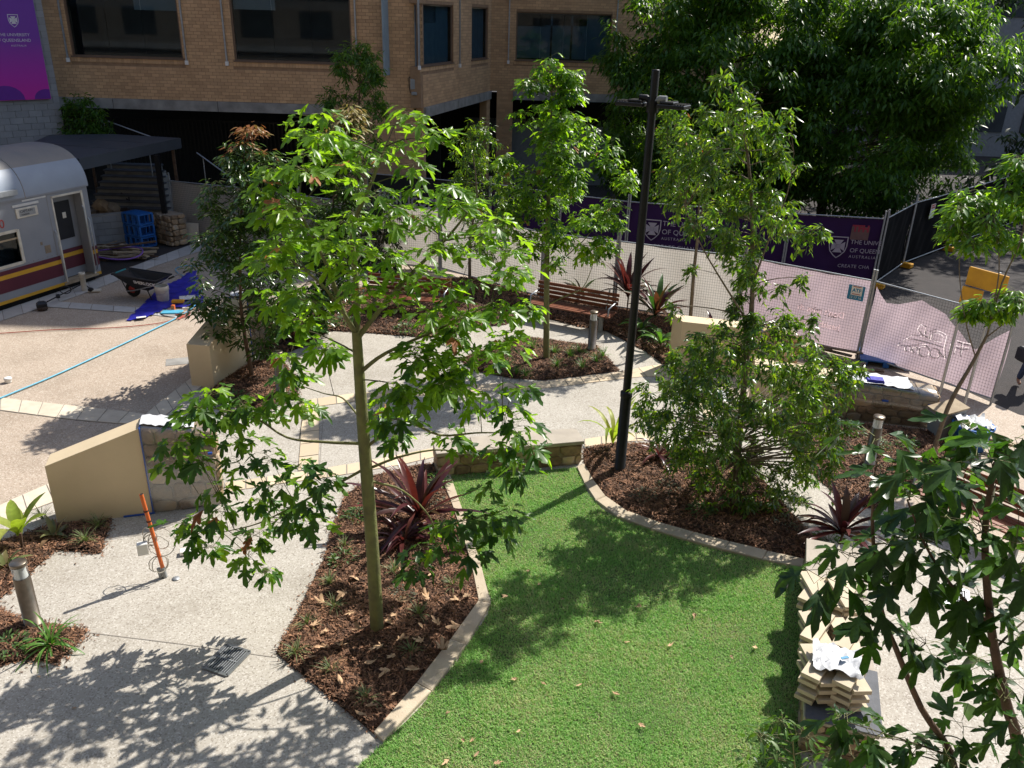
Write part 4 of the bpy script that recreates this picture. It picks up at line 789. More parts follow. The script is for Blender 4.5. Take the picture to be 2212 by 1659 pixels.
# ================================================================== fences
RZ = 1.86
def sag(s, L, a=.03): return -a * math.sin(math.pi * s / L)
def mesh_panel(name, label, P, Q, cloth_m, top=None, posts=(True, True), zt=2.12, rail=RZ, bot=.12, wires=True, clothz=.10, tilt=0, group='temporary mesh fence panels', feet=None, cell=.058, cut=None):
    P, Q = Vector((P[0], P[1], 0)), Vector((Q[0], Q[1], 0)); d = (Q - P).normalized(); L = (Q - P).length
    R = thing(name, label, 'fence', P, group); T = frame(P, d, (0, 0, 1))
    if tilt: T = T @ Matrix.Rotation(tilt, 4, 'X')
    e = .03
    for k, (x, on) in enumerate(((e, posts[0]), (L - e, posts[1]))):
        if on: b = MB(T); b.tube([(x, .0, 0), (x, zt, 0)], .026, 8); b.build('post', 'galv', R)
    for z, nm in ((rail, 'top_rail'), (bot, 'bottom_rail')): b = MB(T); b.tube([(e, z, 0), (L - e, z, 0)], .019, 8); b.build(nm, 'galv', R)
    if wires:
        b = MB(T); nx = int(L / cell); nz = int((rail - bot) / (cell * 1.15))
        for i in range(1, nx): x = i * L / nx; b.tube([(x, bot, 0), (x, rail, 0)], .0026, 3, False)
        for j in range(1, nz): z = bot + (rail - bot) * j / nz; b.tube([(e, z, 0), (L - e, z, 0)], .0026, 3, False)
        o = b.build('wire_mesh', 'black_metal', R); o['kind'] = 'stuff'
    if cloth_m:
        nx, nz = (190, 110) if cut is not None else (26, 14); vs = []; ph = random.random() * 9; II, JJ = np.meshgrid(np.arange(nx + 1), np.arange(nz + 1)); sx_ = e + (L - 2 * e) * II / nx
        tz = rail - .02 + (np.interp(II / nx, [t[0] for t in top], [t[1] for t in top]) if top else -.03 * np.sin(np.pi * sx_ / L)); zz_ = clothz + (tz - clothz) * JJ / nz
        fold = .02 * np.sin(sx_ * 5 + ph + zz_ * 2) + .0144 * np.sin(sx_ * 11 - zz_ * 5 + ph) + (.03 * np.sin(sx_ * 2.3 + zz_ * 3.5) if top else 0); X = np.stack([sx_, zz_, -.05 + fold - (.03 if top else 0)], 2).reshape(-1, 3); ix = np.arange((nx + 1) * (nz + 1)).reshape(nz + 1, nx + 1)
        F = np.stack([ix[:-1, :-1].ravel(), ix[:-1, 1:].ravel(), ix[1:, 1:].ravel(), ix[1:, :-1].ravel()], 1)
        if cut is not None: cc = X[F].mean(1); F = F[~cut(cc[:, 0], cc[:, 1])]
        W_ = X @ np.array(T.to_3x3()).T + np.array(T.translation) - np.array(OFF[R]); link('cloth', arrmesh('cloth', W_, F, True), cloth_m, R)
    if feet:
        for x in feet: b = MB(T); b.chamfer((x, .07, 0), (.24, .14, .6), 0, .02); b.build('block_foot', 'sign_yellow', R)
    return R, T, d
fp = [Vector((-11.35, 27.3, 0)), Vector((-9.0, 26.55, 0)), Vector((-6.7, 25.6, 0)), Vector((-4.5, 24.6, 0))] + GP([(950, 452), (1175, 503), (1337, 521), (1610, 555), (1888, 607)], RZ) + [G(2143, 874)]
flab = ['white-backed mesh fence panel beside the canopy posts', 'white-backed mesh fence panel behind the coppery-topped dark tree', 'mesh fence panel hidden behind the front tree crown, left of the centre bench', 'mesh fence panel behind the weeping shrub left of the small tree', 'mesh fence panel with grey cloth behind the left bench', 'white-backed mesh fence panel directly behind the centre bench', 'white-backed mesh fence panel behind the purple-leaved plants and lamp post', 'mesh fence panel with pale pink cloth carrying mirrored lettering and a blue sign', 'mesh fence panel with slipping pink cloth carrying an engine drawing']
FP = []
def zz(x, y): return ((2000 + .2893 * x) / 1.1573, (640 + .2893 * y) / 1.1573)
lines = [[(825, 770), (870, 745), (900, 715), (960, 688), (1060, 700), (1095, 718), (1110, 655), (1150, 640), (1215, 662), (1258, 690), (1232, 800)], [(1048, 698), (1003, 640), (1028, 596), (1074, 615), (1062, 680)], [(900, 715), (1010, 738), (1120, 762), (1232, 800)], [(825, 772), (900, 785), (1110, 762)], [(1118, 720), (1130, 672), (1175, 668), (1225, 695), (1215, 750)], [(1095, 718), (1160, 740), (1215, 750)], [(1180, 845), (1235, 890), (1275, 890)], [(1232, 800), (1240, 890)], [(1290, 758), (1275, 860), (1300, 870)], [(1345, 735), (1325, 840)], [(1345, 735), (1470, 768)], [(1340, 780), (1450, 800)], [(1400, 750), (1385, 860)]]
for cx_, cy_, rr in ((915, 805, 24), (975, 820, 24), (1055, 830, 48), (1145, 850, 44)): lines.append([(cx_ + rr * math.cos(t), cy_ + rr * math.sin(t)) for t in [k * 6.2832 / 14 for k in range(15)]])
d8 = (fp[9] - fp[8]); d8.z = 0; d8.normalize(); segs8 = [[PL(*zz(x, y), fp[8], d8) for x, y in l] for l in lines]
def cut8(x, z):
    k = np.zeros(len(x), bool)
    for l in segs8:
        for (x0, z0), (x1, z1) in zip(l, l[1:]):
            ex, ez = x1 - x0, z1 - z0; t = np.clip(((x - x0) * ex + (z - z0) * ez) / (ex * ex + ez * ez + 1e-9), 0, 1); k |= np.hypot(x - x0 - t * ex, z - z0 - t * ez) < .011
    return k
d7 = (fp[8] - fp[7]); d7.z = 0; d7.normalize(); tri7 = []
for st_, px_, py_ in (("Don't miss th", 1822, 690), ('health is you', 1812, 716)):
    cu = bpy.data.curves.new('t', 'FONT'); cu.body = st_; cu.size = .20; cu.offset = .004; o = bpy.data.objects.new('t', cu); me = bpy.data.meshes.new_from_object(o); bpy.data.objects.remove(o); bpy.data.curves.remove(cu); me.calc_loop_triangles(); s_, z_ = PL(px_, py_, fp[7], d7)
    for t in me.loop_triangles: tri7.append([(s_ - me.vertices[v].co.x, z_ + me.vertices[v].co.y) for v in t.vertices])
    bpy.data.meshes.remove(me)
def cut7(x, z):
    k = np.zeros(len(x), bool)
    for (ax, ay), (bx, by), (cx, cy) in tri7:
        d1_, d2_, d3_ = (x - bx) * (ay - by) - (ax - bx) * (z - by), (x - cx) * (by - cy) - (bx - cx) * (z - cy), (x - ax) * (cy - ay) - (cx - ax) * (z - ay)
        k |= ~(((d1_ < 0) | (d2_ < 0) | (d3_ < 0)) & ((d1_ > 0) | (d2_ > 0) | (d3_ > 0)))
    return k
for i in range(9):
    a, b_ = fp[i], fp[i + 1]
    FP.append(mesh_panel('mesh_fence', flab[i], a, b_, 'cloth_pink' if i >= 7 else 'cloth_white', [(0, -.12), (.1, -.42), (.2, -.36), (.36, -.14), (.55, -.3), (.8, -.85), (.9, -.5), (1, -.2)] if i == 8 else None, cell=.058, cut={7: cut7, 8: cut8}.get(i)))
def onfence(i, px, py, out=.01): return onwall(px, py, fp[i], FP[i][2], out)
R7, R8, T8 = FP[7][0], FP[8][0], FP[8][1]
text("Don't miss th", .20, 'text_pink', R7, onfence(7, 1822, 690, -.05), mirror=True, bold=.004); text('health is you', .20, 'text_pink', R7, onfence(7, 1812, 716, -.05), mirror=True, bold=.004)
b = MB(T8)
for l in segs8:
    for (x0, z0), (x1, z1) in zip(l, l[1:]):
        q = Vector((x1 - x0, z1 - z0, 0)).normalized() * .011; b.add([(x0 + q.y, z0 - q.x, -.055), (x1 + q.y, z1 - q.x, -.055), (x1 - q.y, z1 + q.x, -.055), (x0 - q.y, z0 + q.x, -.055)], [(0, 1, 2, 3)])
b.build('printed_drawing', 'text_pink', R8)
sg = thing('fence_sign', 'small blue and white hire sign with phone number on the mesh fence', 'sign', onfence(7, 1853, 632) @ Vector((0, 0, 0)))
Ts = onfence(7, 1850, 632, .03); b = MB(Ts); b.box((0, 0, 0), (.36, .34, .006)); b.build('plate', 'sign_blue', sg)
b = MB(Ts); b.box((.01, .05, .005), (.24, .22, .004)); b.build('white_square', 'white', sg); b = MB(Ts); b.box((.01, .14, .009), (.18, .016, .002)); b.box((.01, -.03, .009), (.18, .016, .002)); b.build('red_bar', 'red', sg)
text('ATF', .11, 'sign_blue', sg, Ts @ Matrix.Translation((.01, .02, .0095)), align='CENTER', bold=.004); text('13 17 16', .075, 'white', sg, Ts @ Matrix.Translation((0, -.135, .005)), align='CENTER')
# far fences: dark builder's banner, purple university banners, black shade cloth
B0, L_, dd = mesh_panel('banner_fence', "dark builder's banner fence panel behind the front fence, under the brick corner", (-5.2, 29.0), (-.9, 27.6), 'dark_banner', wires=False, rail=2.0, zt=2.25, group='banner fence panels')
text('Buildcorp', .62, 'text_mauve', B0, onwall(817, 436, (-5.2, 29.0), dd, .03), bold=.01)
pp = [(-.9, 27.6), (1.35, 26.25), (3.38, 25.3), (7.97, 24.3), (10.58, 23.92)]
plab = ['purple university banner panel behind the small tree, left end', 'purple university banner panel just right of the small tree crown', 'long purple university banner panel behind the lamp post', 'purple university banner panel with red builder patch at the right end']
PP = [mesh_panel('banner_fence', plab[i], pp[i], pp[i + 1], 'purple', wires=False, rail=2.02, zt=2.25, group='banner fence panels') for i in range(4)]
def logo(i, sx, sy, s, tx, lines_):
    P0, d = pp[i], PP[i][2]; r = PP[i][0]; shield(r, onwall(sx, sy, P0, d, .03), s, 'text_mauve')
    for t, px, py, sz, sp in lines_: text(t, sz, 'text_mauve', r, onwall(px, py, P0, d, .03), space=sp)
logo(3, 1810, 529, .52, 0, [('THE UNIVE', 1836, 526, .175, 1), ('OF QUEEN', 1834, 544, .175, 1), ('AUSTRALIA', 1832, 556, .12, 1.3), ('CREATE CHA', 1808, 576, .14, 1.1)])
logo(2, 1409, 492, .52, 0, [('THE UNIVERSITY', 1431, 487, .215, 1), ('OF QUEENSLAND', 1429, 505, .215, 1), ('AUSTRALIA', 1428, 517, .12, 1.3), ('CREATE CHANGE', 1410, 534, .16, 1.2)])
text('CREATE CHANGE', .16, 'text_mauve', PP[1][0], onwall(1163, 488, pp[1], PP[1][2], .03), space=1.15); text('CREATE CHANGE', .16, 'text_mauve', PP[2][0], onwall(1545, 549, pp[2], PP[2][2], .031), space=1.15)
q = onwall(1858, 500, pp[3], PP[3][2], .028); b = MB(q); b.box((0, -.05, 0), (.5, .38, .002)); b.build('builder_patch', mat('patch', (.16, .09, .09)), PP[3][0]); text('TFH', .26, mat('patch_red', (.32, .03, .06)), PP[3][0], q @ Matrix.Translation((0, .0, .004)), align='CENTER', bold=.012)
bp_ = [(10.62, 23.9), (12.5, 26.35), (15.0, 28.75), (18.3, 31.9), (23.5, 36.5)]
bl = ['black shade-cloth fence panel joining the purple banner', 'black shade-cloth fence panel with a small red and white notice', 'black shade-cloth fence panel beyond the notice, behind the right-hand tree', 'farthest black shade-cloth fence panel under the dark trees']
BPN = [mesh_panel('shade_cloth_fence', bl[i], bp_[i], bp_[i + 1], 'shade_cloth', wires=False, rail=2.05, zt=2.3, clothz=.03, group='black shade-cloth fence panels', feet=[.0]) for i in range(4)]
nt_ = onwall(2012, 450, bp_[1], BPN[1][2], .05); ns = thing('notice_sign', 'small red and white warning notice on the black fence', 'sign', nt_ @ Vector((0, 0, 0))); b = MB(nt_); b.box((0, -.08, 0), (.34, .46, .006)); b.build('plate', 'white', ns); b = MB(nt_); b.box((0, .07, .004), (.28, .13, .004)); b.build('red_panel', 'red', ns)
text('DANGER', .07, 'white', ns, nt_ @ Matrix.Translation((0, .05, .0065)), align='CENTER')
for k in range(4): b = MB(nt_); b.box((0, -.05 - .05 * k, .004), (.22, .012, .002)); b.build('text_line', 'grey_bin', ns)
# yellow signs on two posts
YS = thing('road_sign', 'pair of yellow sign plates on a steel post beside the pink fence', 'sign', G(2080, 885))
p = G(2080, 885); b = MB(); b.tube([p, Vector((p.x + .0, p.y, AY(2128, 588, p.y).z))], .03, 8); b.build('post', 'steel', YS)
q = Vector((p.x - .35, p.y + .35, 0)); b = MB(); b.tube([q, q + Vector((0, 0, 2.2))], .03, 8); b.build('post', 'steel', YS)
c = AY(2132, 606, p.y + .12); Ty = Matrix.Translation(c) @ Matrix.Rotation(-1.05, 4, 'Z'); b = MB(Ty); b.chamfer((0, 0, 0), (.78, .05, .36), 0, .01); b.build('plate', 'sign_yellow', YS)
c = AY(2098, 641, p.y + .25); Ty = Matrix.Translation(c) @ Matrix.Rotation(-1.0, 4, 'Z'); b = MB(Ty); b.chamfer((0, 0, 0), (.40, .05, .34), 0, .01); b.build('plate', 'sign_yellow', YS)
# ================================================================== bollards, lamp post
def bollard(p, label):
    R = thing('bollard', label, 'bollard', p, 'stainless bollard lights'); r = .096; z = p.z
    b = MB(); b.lathe((p.x, p.y, z), [(r + .015, 0), (r + .015, .02), (r, .021), (r, .70), (r - .004, .705)], 24); b.build('body', 'stainless', R)
    b = MB(); b.lathe((p.x, p.y, z), [(r - .006, .70), (r - .006, .87)], 24); b.build('lens', 'clear_glass', R)
    b = MB(); b.lathe((p.x, p.y, z), [(r - .02, .702), (r - .03, .77), (r - .03, .868)], 24); b.build('reflector', 'white', R)
    b = MB(); b.lathe((p.x, p.y, z), [(r - .004, .866), (r, .868), (r, .905), (r - .006, .912), (0.001, .914)], 24); b.build('cap', 'stainless', R)
bollard(G(72, 1347, .03), 'stainless bollard light in the corner bed at the left edge'); bollard(G(1877, 1000, .05), 'stainless bollard light in front of the rough stone wall end'); bollard(G(1278, 753, .05), 'stainless bollard light in front of the centre bench'); bollard(G(608, 852, .05), 'stainless bollard light in the bed beside the cream wall end')
lp = G(1338, 1018); LPZ = 6.4
LP = thing('lamp_post', 'tall black lamp post with two flat lamp heads beside the lawn', 'lamp post', lp)
b = MB(); b.lathe(lp, [(.115, 0), (.115, .05), (.094, .06), (.09, 1.44), (.075, 1.46)], 20); b.build('base_sleeve', 'black_metal', LP)
b = MB(); b.lathe(lp, [(.1, 1.40), (.1, 1.48), (.07, 1.5)], 20); b.build('collar', 'black_metal', LP)
b = MB(); b.lathe(lp, [(.066, 1.45), (.058, 6.38), (.054, 6.4), (.001, 6.401)], 18); b.build('pole', 'black_metal', LP)
for s_, nm, a0 in ((1, 'lamp_head', -.5), (-1, 'lamp_head', math.pi - .5)):
    Tl = Matrix.Translation((lp.x, lp.y, 5.93)) @ Matrix.Rotation(a0, 4, 'Z'); b = MB(Tl); b.chamfer((.31, 0, .0), (.40, .30, .055), 0, .01); h = b.build(nm, 'black_metal', LP)
    b = MB(Tl); b.chamfer((.24, 0, .045), (.2, .22, .035), 0, .01); b.build('driver_cover', 'black_metal', h); b = MB(Tl); b.tube([(.05, 0, .05), (.1, 0, .09), (.2, 0, .09)], .045, 10); b.build('swivel', 'grey_bin' if s_ > 0 else 'black_metal', h)
    for k in range(4): b = MB(Tl); b.box((.37 + k * .04, 0, .034), (.018, .26, .016)); b.build('cooling_fin', 'black_metal', h)
b = MB(); b.lathe((lp.x, lp.y, 5.83), [(.085, 0), (.085, .16)], 16); b.build('bracket', 'black_metal', LP)
# ================================================================== benches
def bench(p0, p1, label, faceY=-1):
    p0, p1 = Vector((p0.x, p0.y, 0)), Vector((p1.x, p1.y, 0)); d = (p1 - p0).normalized(); L = (p1 - p0).length; R = thing('bench', label, 'bench', p0, 'timber slat benches'); T = frame(p0, d, (0, 0, 1)) @ Matrix.Rotation(-math.pi / 2, 4, 'X')   # X along, Y back, Z up
    for k in range(5): b = MB(T); b.chamfer((L / 2, .045 + k * .098, .45 + .004 * k), (L, .084, .034), 0, .006); b.build('seat_slat', 'timber_red', R)
    for k in range(4): b = MB(T); b.chamfer((0, 0, 0), (L, .03, .086), 0, .006); M_ = T @ Matrix.Translation((L / 2, .53 + k * .025, .56 + k * .10)) @ Matrix.Rotation(.22, 4, 'X') ; b.v = [M_ @ (T.inverted() @ v) for v in b.v]; b.build('back_slat', 'timber_red', R)
    for x in (.28, L - .28):
        b = MB(T); b.box((x, .2, .215), (.09, .09, .43)); b.box((x, .25, .42), (.06, .5, .03)); b.tube([(x, .48, .42), (x, .66, .95)], .02, 6); b.build('leg', 'grey_bin', R)
    for x in (.05, L - .05): b = MB(T); b.tube([(x, .05, .47), (x, .05, .66), (x, .45, .68), (x, .56, .68)], .02, 7); b.build('armrest', 'steel', R)
bench(G(1140, 655, .45), G(1316, 688, .45), 'red timber slat bench in the centre, behind the single bollard'); bench(G(780, 640, .45), G(962, 655, .45), 'red timber slat bench mostly hidden behind the front tree crown')
bench(G(1960, 1058, .45), G(2235, 1180, .45), 'red timber slat bench at the right, behind the foreground leaves')
# ================================================================== drains
def grate(c, w_, l_, rz, label, name='drain_grate', lift=.004):
    T = Matrix.Translation((c.x, c.y, lift)) @ Matrix.Rotation(rz, 4, 'Z'); R = thing(name, label, 'drain grate', (c.x, c.y, 0))
    b = MB(T); b.box((0, 0, .001), (w_, l_, .004)); b.build('pit', 'rubber', R)
    for x, y, a, c_ in ((-w_ / 2, 0, .035, l_), (w_ / 2, 0, .035, l_), (0, -l_ / 2, w_, .035), (0, l_ / 2, w_, .035)): b = MB(T); b.box((x, y, .008), (a, c_, .012)); b.build('rim', 'steel', R)
    n = int(w_ / .03)
    for i in range(1, n): b = MB(T); b.box((-w_ / 2 + w_ * i / n, 0, .009), (.011, l_ - .04, .010)); b.build('bar', 'galv', R)
    b = MB(T); b.box((0, 0, .0125), (w_ - .04, .014, .009)); b.build('cross_bar', 'galv', R)
grate(G(490, 1426), .34, .42, -.35, 'steel drain grate in the pale path among leaf shadows'); grate(G(2062, 1290), .34, .42, -.4, 'steel drain grate in the right-hand path behind foreground leaves'); grate(G(838, 898), .5, .35, .1, 'steel drain grate in the shaded path behind the front tree')
b = MB(); T = Matrix.Translation(G(385, 780)) @ Matrix.Rotation(.35, 4, 'Z'); b.T = T; b.box((0, 0, -.009), (.5, .4, .01)); tag(b.build('pit_cover', 'concrete', None, G(385, 780)), 'square grey pit cover in the tan plaza beside the cream wall end', 'pit cover')
b = MB(); T = Matrix.Translation(G(1515, 850)) @ Matrix.Rotation(-.5, 4, 'Z'); b.T = T; b.box((0, 0, .006), (1.0, .8, .012)); TM = b.build('tactile_mat', 'galv', None, G(1515, 850)); tag(TM, 'grey studded tactile plate in the path beside the weeping tree', 'tactile plate')
b = MB(T)
for i in range(14):
    for j in range(11): b.lathe((-.45 + i * .07, -.36 + j * .072, .012), [(.018, 0), (.012, .006), (.001, .007)], 6)
b.build('studs', 'galv', TM, kind='stuff')
b = MB(); b.lathe(G(380, 1250), [(.05, .003), (.05, .006), (.001, .007)], 16); tag(b.build('floor_cap', 'galv', None, G(380, 1250)), 'small round metal cap in the path beside the orange pipe', 'cap')
# ================================================================== orange conduit pipe with cables
p = G(357, 1246); tp = Vector((p.x - .14, p.y + .02, 1.27)); OP = thing('conduit_pipe', 'orange conduit pipe standing in the path with taped cable coils', 'pipe', p)
b = MB(); b.tube([p, tp], .026, 14, False); b.build('pipe', 'orange', OP); b = MB(); b.tube([tp, tp + (p - tp) * .05], .021, 12); b.build('bore', 'rubber', OP)
for t_ in (.62, .68, .8): c = p.lerp(tp, t_); b = MB(); b.tube([c, c + (tp - p) * .012], .033, 12); b.build('black_tape', 'rubber', OP)
b = MB(); b.tube([p, p.lerp(tp, .12)], .032, 12); b.tube([p + Vector((-.05, -.02, 0)), p.lerp(tp, .12) + Vector((-.05, -.02, 0))], .022, 10); b.build('base_sleeve', 'grey_bin', OP)
for k in range(7):
    c = p.lerp(tp, random.uniform(.2, .55)); r_ = random.uniform(.08, .2); a0 = random.uniform(0, 6); nn = Vector((random.uniform(-.6, .6), random.uniform(-1, -.4), random.uniform(-.3, .3))).normalized(); u = nn.orthogonal().normalized(); v = nn.cross(u); cc = c + (u * math.cos(a0) + v * math.sin(a0)) * r_ * .9
    b = MB(); b.tube([cc + (u * math.cos(t) * random.uniform(.9, 1.1) + v * math.sin(t)) * r_ for t in [i * 6.28 / 18 for i in range(19)]], .006, 5); b.build('cable', 'cord', OP)
c = p.lerp(tp, .42) + Vector((-.13, -.1, -.02)); b = MB(); b.chamfer(c, (.13, .09, .17), .4, .008); b.build('socket_box', 'white', OP); c = G(402, 1192, .03); b = MB(); b.chamfer((c.x, c.y, .035), (.16, .11, .06), .3, .008); tag(b.build('junction_box', 'white', None, (c.x, c.y, 0)), 'small white plastic box lying beside the orange pipe', 'box')
# ================================================================== plaza tools
# wheelbarrow
wf_, wb_ = G(268, 575, .62), G(362, 585, .62); wd = (wb_ - wf_).normalized(); wc = G(290, 640); WB = thing('wheelbarrow', 'black plastic wheelbarrow on the tan plaza near the carriage', 'wheelbarrow', wc)
wc = Vector((wc.x, wc.y, 0)); T = frame(wc, wd, Vector((-wd.y, wd.x, 0)))
top = [(-.32, -.33, .66), (.98, -.34, .60), (.98, .34, .60), (-.32, .33, .66)]; bo = [(.14, -.17, .30), (.62, -.2, .27), (.62, .2, .27), (.14, .17, .30)]; ti = [(-.27, -.29, .65), (.93, -.3, .59), (.93, .3, .59), (-.27, .29, .65)]; bi = [(.16, -.15, .33), (.6, -.18, .30), (.6, .18, .30), (.16, .15, .33)]
b = MB(T); b.add(bo + top, [(3, 2, 1, 0), (0, 1, 5, 4), (1, 2, 6, 5), (2, 3, 7, 6), (3, 0, 4, 7)]); b.add(ti + bi + top, [(4, 5, 6, 7), (1, 0, 4, 5), (2, 1, 5, 6), (3, 2, 6, 7), (0, 3, 7, 4), (8, 9, 1, 0), (9, 10, 2, 1), (10, 11, 3, 2), (11, 8, 0, 3)])
tb = b.build('tray', 'black_plastic', WB); b = MB(T); b.tube(top + [top[0]], .02, 8); b.build('rim', 'black_plastic', tb)
b = MB(T); b.tube([(-.3, -.2, .655), (-.3, .2, .655)], .026, 8); b.build('lip_clip', mat('teal', (.03, .22, .24)), tb)
Tt = T @ frame(Vector((.36, -.335 + .06, .50)), (1, -.0, -.04), (0, -.14, .33)); text('SHERLOCK', .13, 'white', WB, frame(T @ Vector((.30, -.302, .475)), T.to_3x3() @ Vector((1, -.01, -.05)), T.to_3x3() @ Vector((0, -.13, .33))), bold=.004)
b = MB(T @ Matrix.Translation((0, 0, .2)) @ Matrix.Rotation(math.pi / 2, 4, 'X')); b.lathe((0, 0, 0), [(.10, -.05), (.17, -.055), (.2, -.03), (.2, .03), (.17, .055), (.10, .05)], 24); wh = b.build('wheel', 'rubber', WB)
b = MB(T @ Matrix.Translation((0, 0, .2)) @ Matrix.Rotation(math.pi / 2, 4, 'X')); b.lathe((0, 0, 0), [(.001, -.04), (.1, -.045), (.1, .045), (.001, .04)], 20); b.build('hub', 'red', wh)
for s_ in (-1, 1):
    b = MB(T); b.tube([(-.12, s_ * .1, .16), (.1, s_ * .12, .2), (.75, s_ * .27, .42), (1.4, s_ * .31, .72)], .018, 8); f_ = b.build('frame_rail', 'galv', WB); b = MB(T); b.tube([(1.36, s_ * .31, .70), (1.52, s_ * .315, .775)], .024, 8); b.build('grip', 'rubber', f_)
    b = MB(T); b.tube([(.6, s_ * .24, .37), (.72, s_ * .24, .02), (.9, s_ * .24, .02)], .014, 6); b.tube([(-.1, s_ * .1, .17), (-.2, s_ * .22, .64)], .012, 6); b.build('leg', 'black_metal', WB)
# bucket
bp = G(353, 650); BK = thing('bucket', 'dirty white plastic pail standing on the blue tarpaulin', 'bucket', bp); b = MB(); b.lathe((bp.x, bp.y, .012), [(.001, 0), (.135, 0), (.15, .02), (.165, .30), (.175, .31), (.175, .40), (.165, .405), (.155, .40), (.14, .05), (.001, .045)], 22); b.build('pail', 'white_dirty', BK)
for z in (.31, .35): b = MB(); b.lathe((bp.x, bp.y, z), [(.168, 0), (.18, .005), (.18, .015), (.168, .02)], 22); b.build('rib', 'white_dirty', BK)
b = MB(); b.tube([(bp.x - .175, bp.y, .34)] + [(bp.x + .18 * math.cos(t), bp.y - .2 * math.sin(t) , .34 - .12 * math.sin(t)) for t in [math.pi * k / 8 for k in range(8, -1, -1)]], .004, 5); b.build('handle', 'steel', BK)
# tarpaulin
tpoly = GP([(268, 695), (300, 665), (345, 620), (405, 600), (412, 588), (432, 592), (430, 625), (448, 650), (420, 668), (370, 665), (345, 676), (310, 692)]); TP_ = [(p.x, p.y) for p in tpoly]
st = .07; xs = [p[0] for p in TP_]; ys = [p[1] for p in TP_]; X, Y = np.meshgrid(np.arange(min(xs), max(xs), st), np.arange(min(ys), max(ys), st)); fx, fy = X.ravel(), Y.ravel(); ins = inside(fx, fy, TP_); idx = np.arange(len(fx)).reshape(X.shape)
F = np.stack([idx[:-1, :-1].ravel(), idx[:-1, 1:].ravel(), idx[1:, 1:].ravel(), idx[1:, :-1].ravel()], 1); F = F[ins[F].all(1)]; us = np.unique(F); mp = np.full(len(fx), -1); mp[us] = np.arange(len(us))
Z = .008 + .028 * (1 + np.sin(fx * 9 + fy * 4) * np.cos(fy * 11 - fx * 3)) * rng.uniform(.5, 1, len(fx)) + .16 * np.exp(-((fx - G(420, 600).x) ** 2 + (fy - G(420, 600).y) ** 2) / .12)
o = link('tarpaulin', arrmesh('tarpaulin', np.stack([fx, fy, Z], 1)[us], mp[F], True), 'tarp'); tag(o, 'crumpled blue tarpaulin spread on the tan plaza', 'tarpaulin')
b = MB(); c = G(305, 685, .06); b.box(c, (.22, .1, .004), .5); b.build('printed_label', 'white', o)
for nm, lab, px, py, d_, m, rz in (('sponge', 'yellow block lying on the blue tarpaulin', 385, 655, (.3, .12, .08), 'sign_yellow', .1), ('cup', 'small orange cup beside the blue tarpaulin', 375, 671, (.08, .08, .14), 'orange', 0), ('paint_tray', 'pale blue plastic tray at the tarpaulin edge', 372, 676, (.5, .25, .03), 'hose_blue', .1), ('paper_sheet', 'crumpled white paper on the blue tarpaulin', 405, 645, (.4, .3, .03), 'white', .4), ('scraper', 'small pale tool lying at the tarpaulin edge', 403, 668, (.2, .06, .04), 'white_dirty', .2)):
    q = G(px, py, .05 if py < 665 else 0.); b = MB(); b.chamfer((q.x, q.y, q.z + d_[2] / 2 + .012), d_, rz, .01); tag(b.build(nm, m, None, q), lab, nm.replace('_', ' '))
def hose(name, label, px, m, r, cat='hose'):
    pts = smoothline([G(x, y, r + .006) for x, y in px], 6); b = MB(); b.tube(pts, r, 7); return tag(b.build(name, m, None, pts[0]), label, cat)
hose('hose', 'pale blue hose running across the tan plaza to the tarpaulin', [(-60, 885), (0, 860), (120, 810), (240, 755), (330, 712), (390, 682), (420, 660), (428, 635)], 'hose_blue', .016)
hose('hose', 'thin blue hose looping behind the blue tarpaulin', [(428, 635), (440, 620), (415, 605), (385, 590), (380, 580), (400, 574), (430, 576)], 'hose_blue', .012)
hose('power_cord', 'red power cord across the shaded plaza to the tarpaulin', [(-60, 724), (0, 720), (120, 712), (240, 708), (330, 700), (375, 690), (395, 682), (375, 676), (400, 686), (410, 676), (385, 690), (415, 668), (440, 672)], 'hose_red', .010, 'cord')
hose('power_cord', 'dark power cord coiled at the blue tarpaulin edge', [(345, 668), (350, 680), (380, 682), (420, 672), (440, 660), (430, 650), (410, 655)], 'rubber', .008, 'cord')
# line trimmer
a, e = G(92, 668), G(196, 628); LTm = thing('line_trimmer', 'dark petrol line trimmer lying beside the carriage', 'line trimmer', a)
b = MB(); b.chamfer((a.x, a.y, .11), (.24, .19, .2), .5, .06); b.build('engine', 'black_plastic', LTm); b = MB(); b.lathe((a.x + .03, a.y - .05, 0), [(.001, .0), (.11, .0), (.12, .03), (.11, .07), (.001, .08)], 16); b.build('starter', 'soil', LTm)
b = MB(); s0_ = Vector((a.x + .1, a.y + .1, .17)); e0_ = G(180, 612, .1); b.tube([s0_, e0_], .016, 8); b.build('shaft', 'black_metal', LTm); c = s0_.lerp(e0_, .28); b = MB(); b.chamfer(c, (.1, .1, .1), .5, .02); b.build('throttle', 'black_plastic', LTm)
c = s0_.lerp(e0_, .5); b = MB(); b.tube([c + Vector((.12 * math.cos(t), .05 * math.cos(t), .06 + .1 * math.sin(t))) for t in [k * 6.28 / 14 for k in range(15)]], .012, 6); b.build('loop_handle', 'black_plastic', LTm)
b = MB(); b.tube([e0_, G(193, 622, .08)], .014, 6); v_, f_ = rock(G(196, 626, .07), .075, (1, 1, .8)); b.add(v_, f_, True); b.build('cutting_head', 'rubber', LTm)
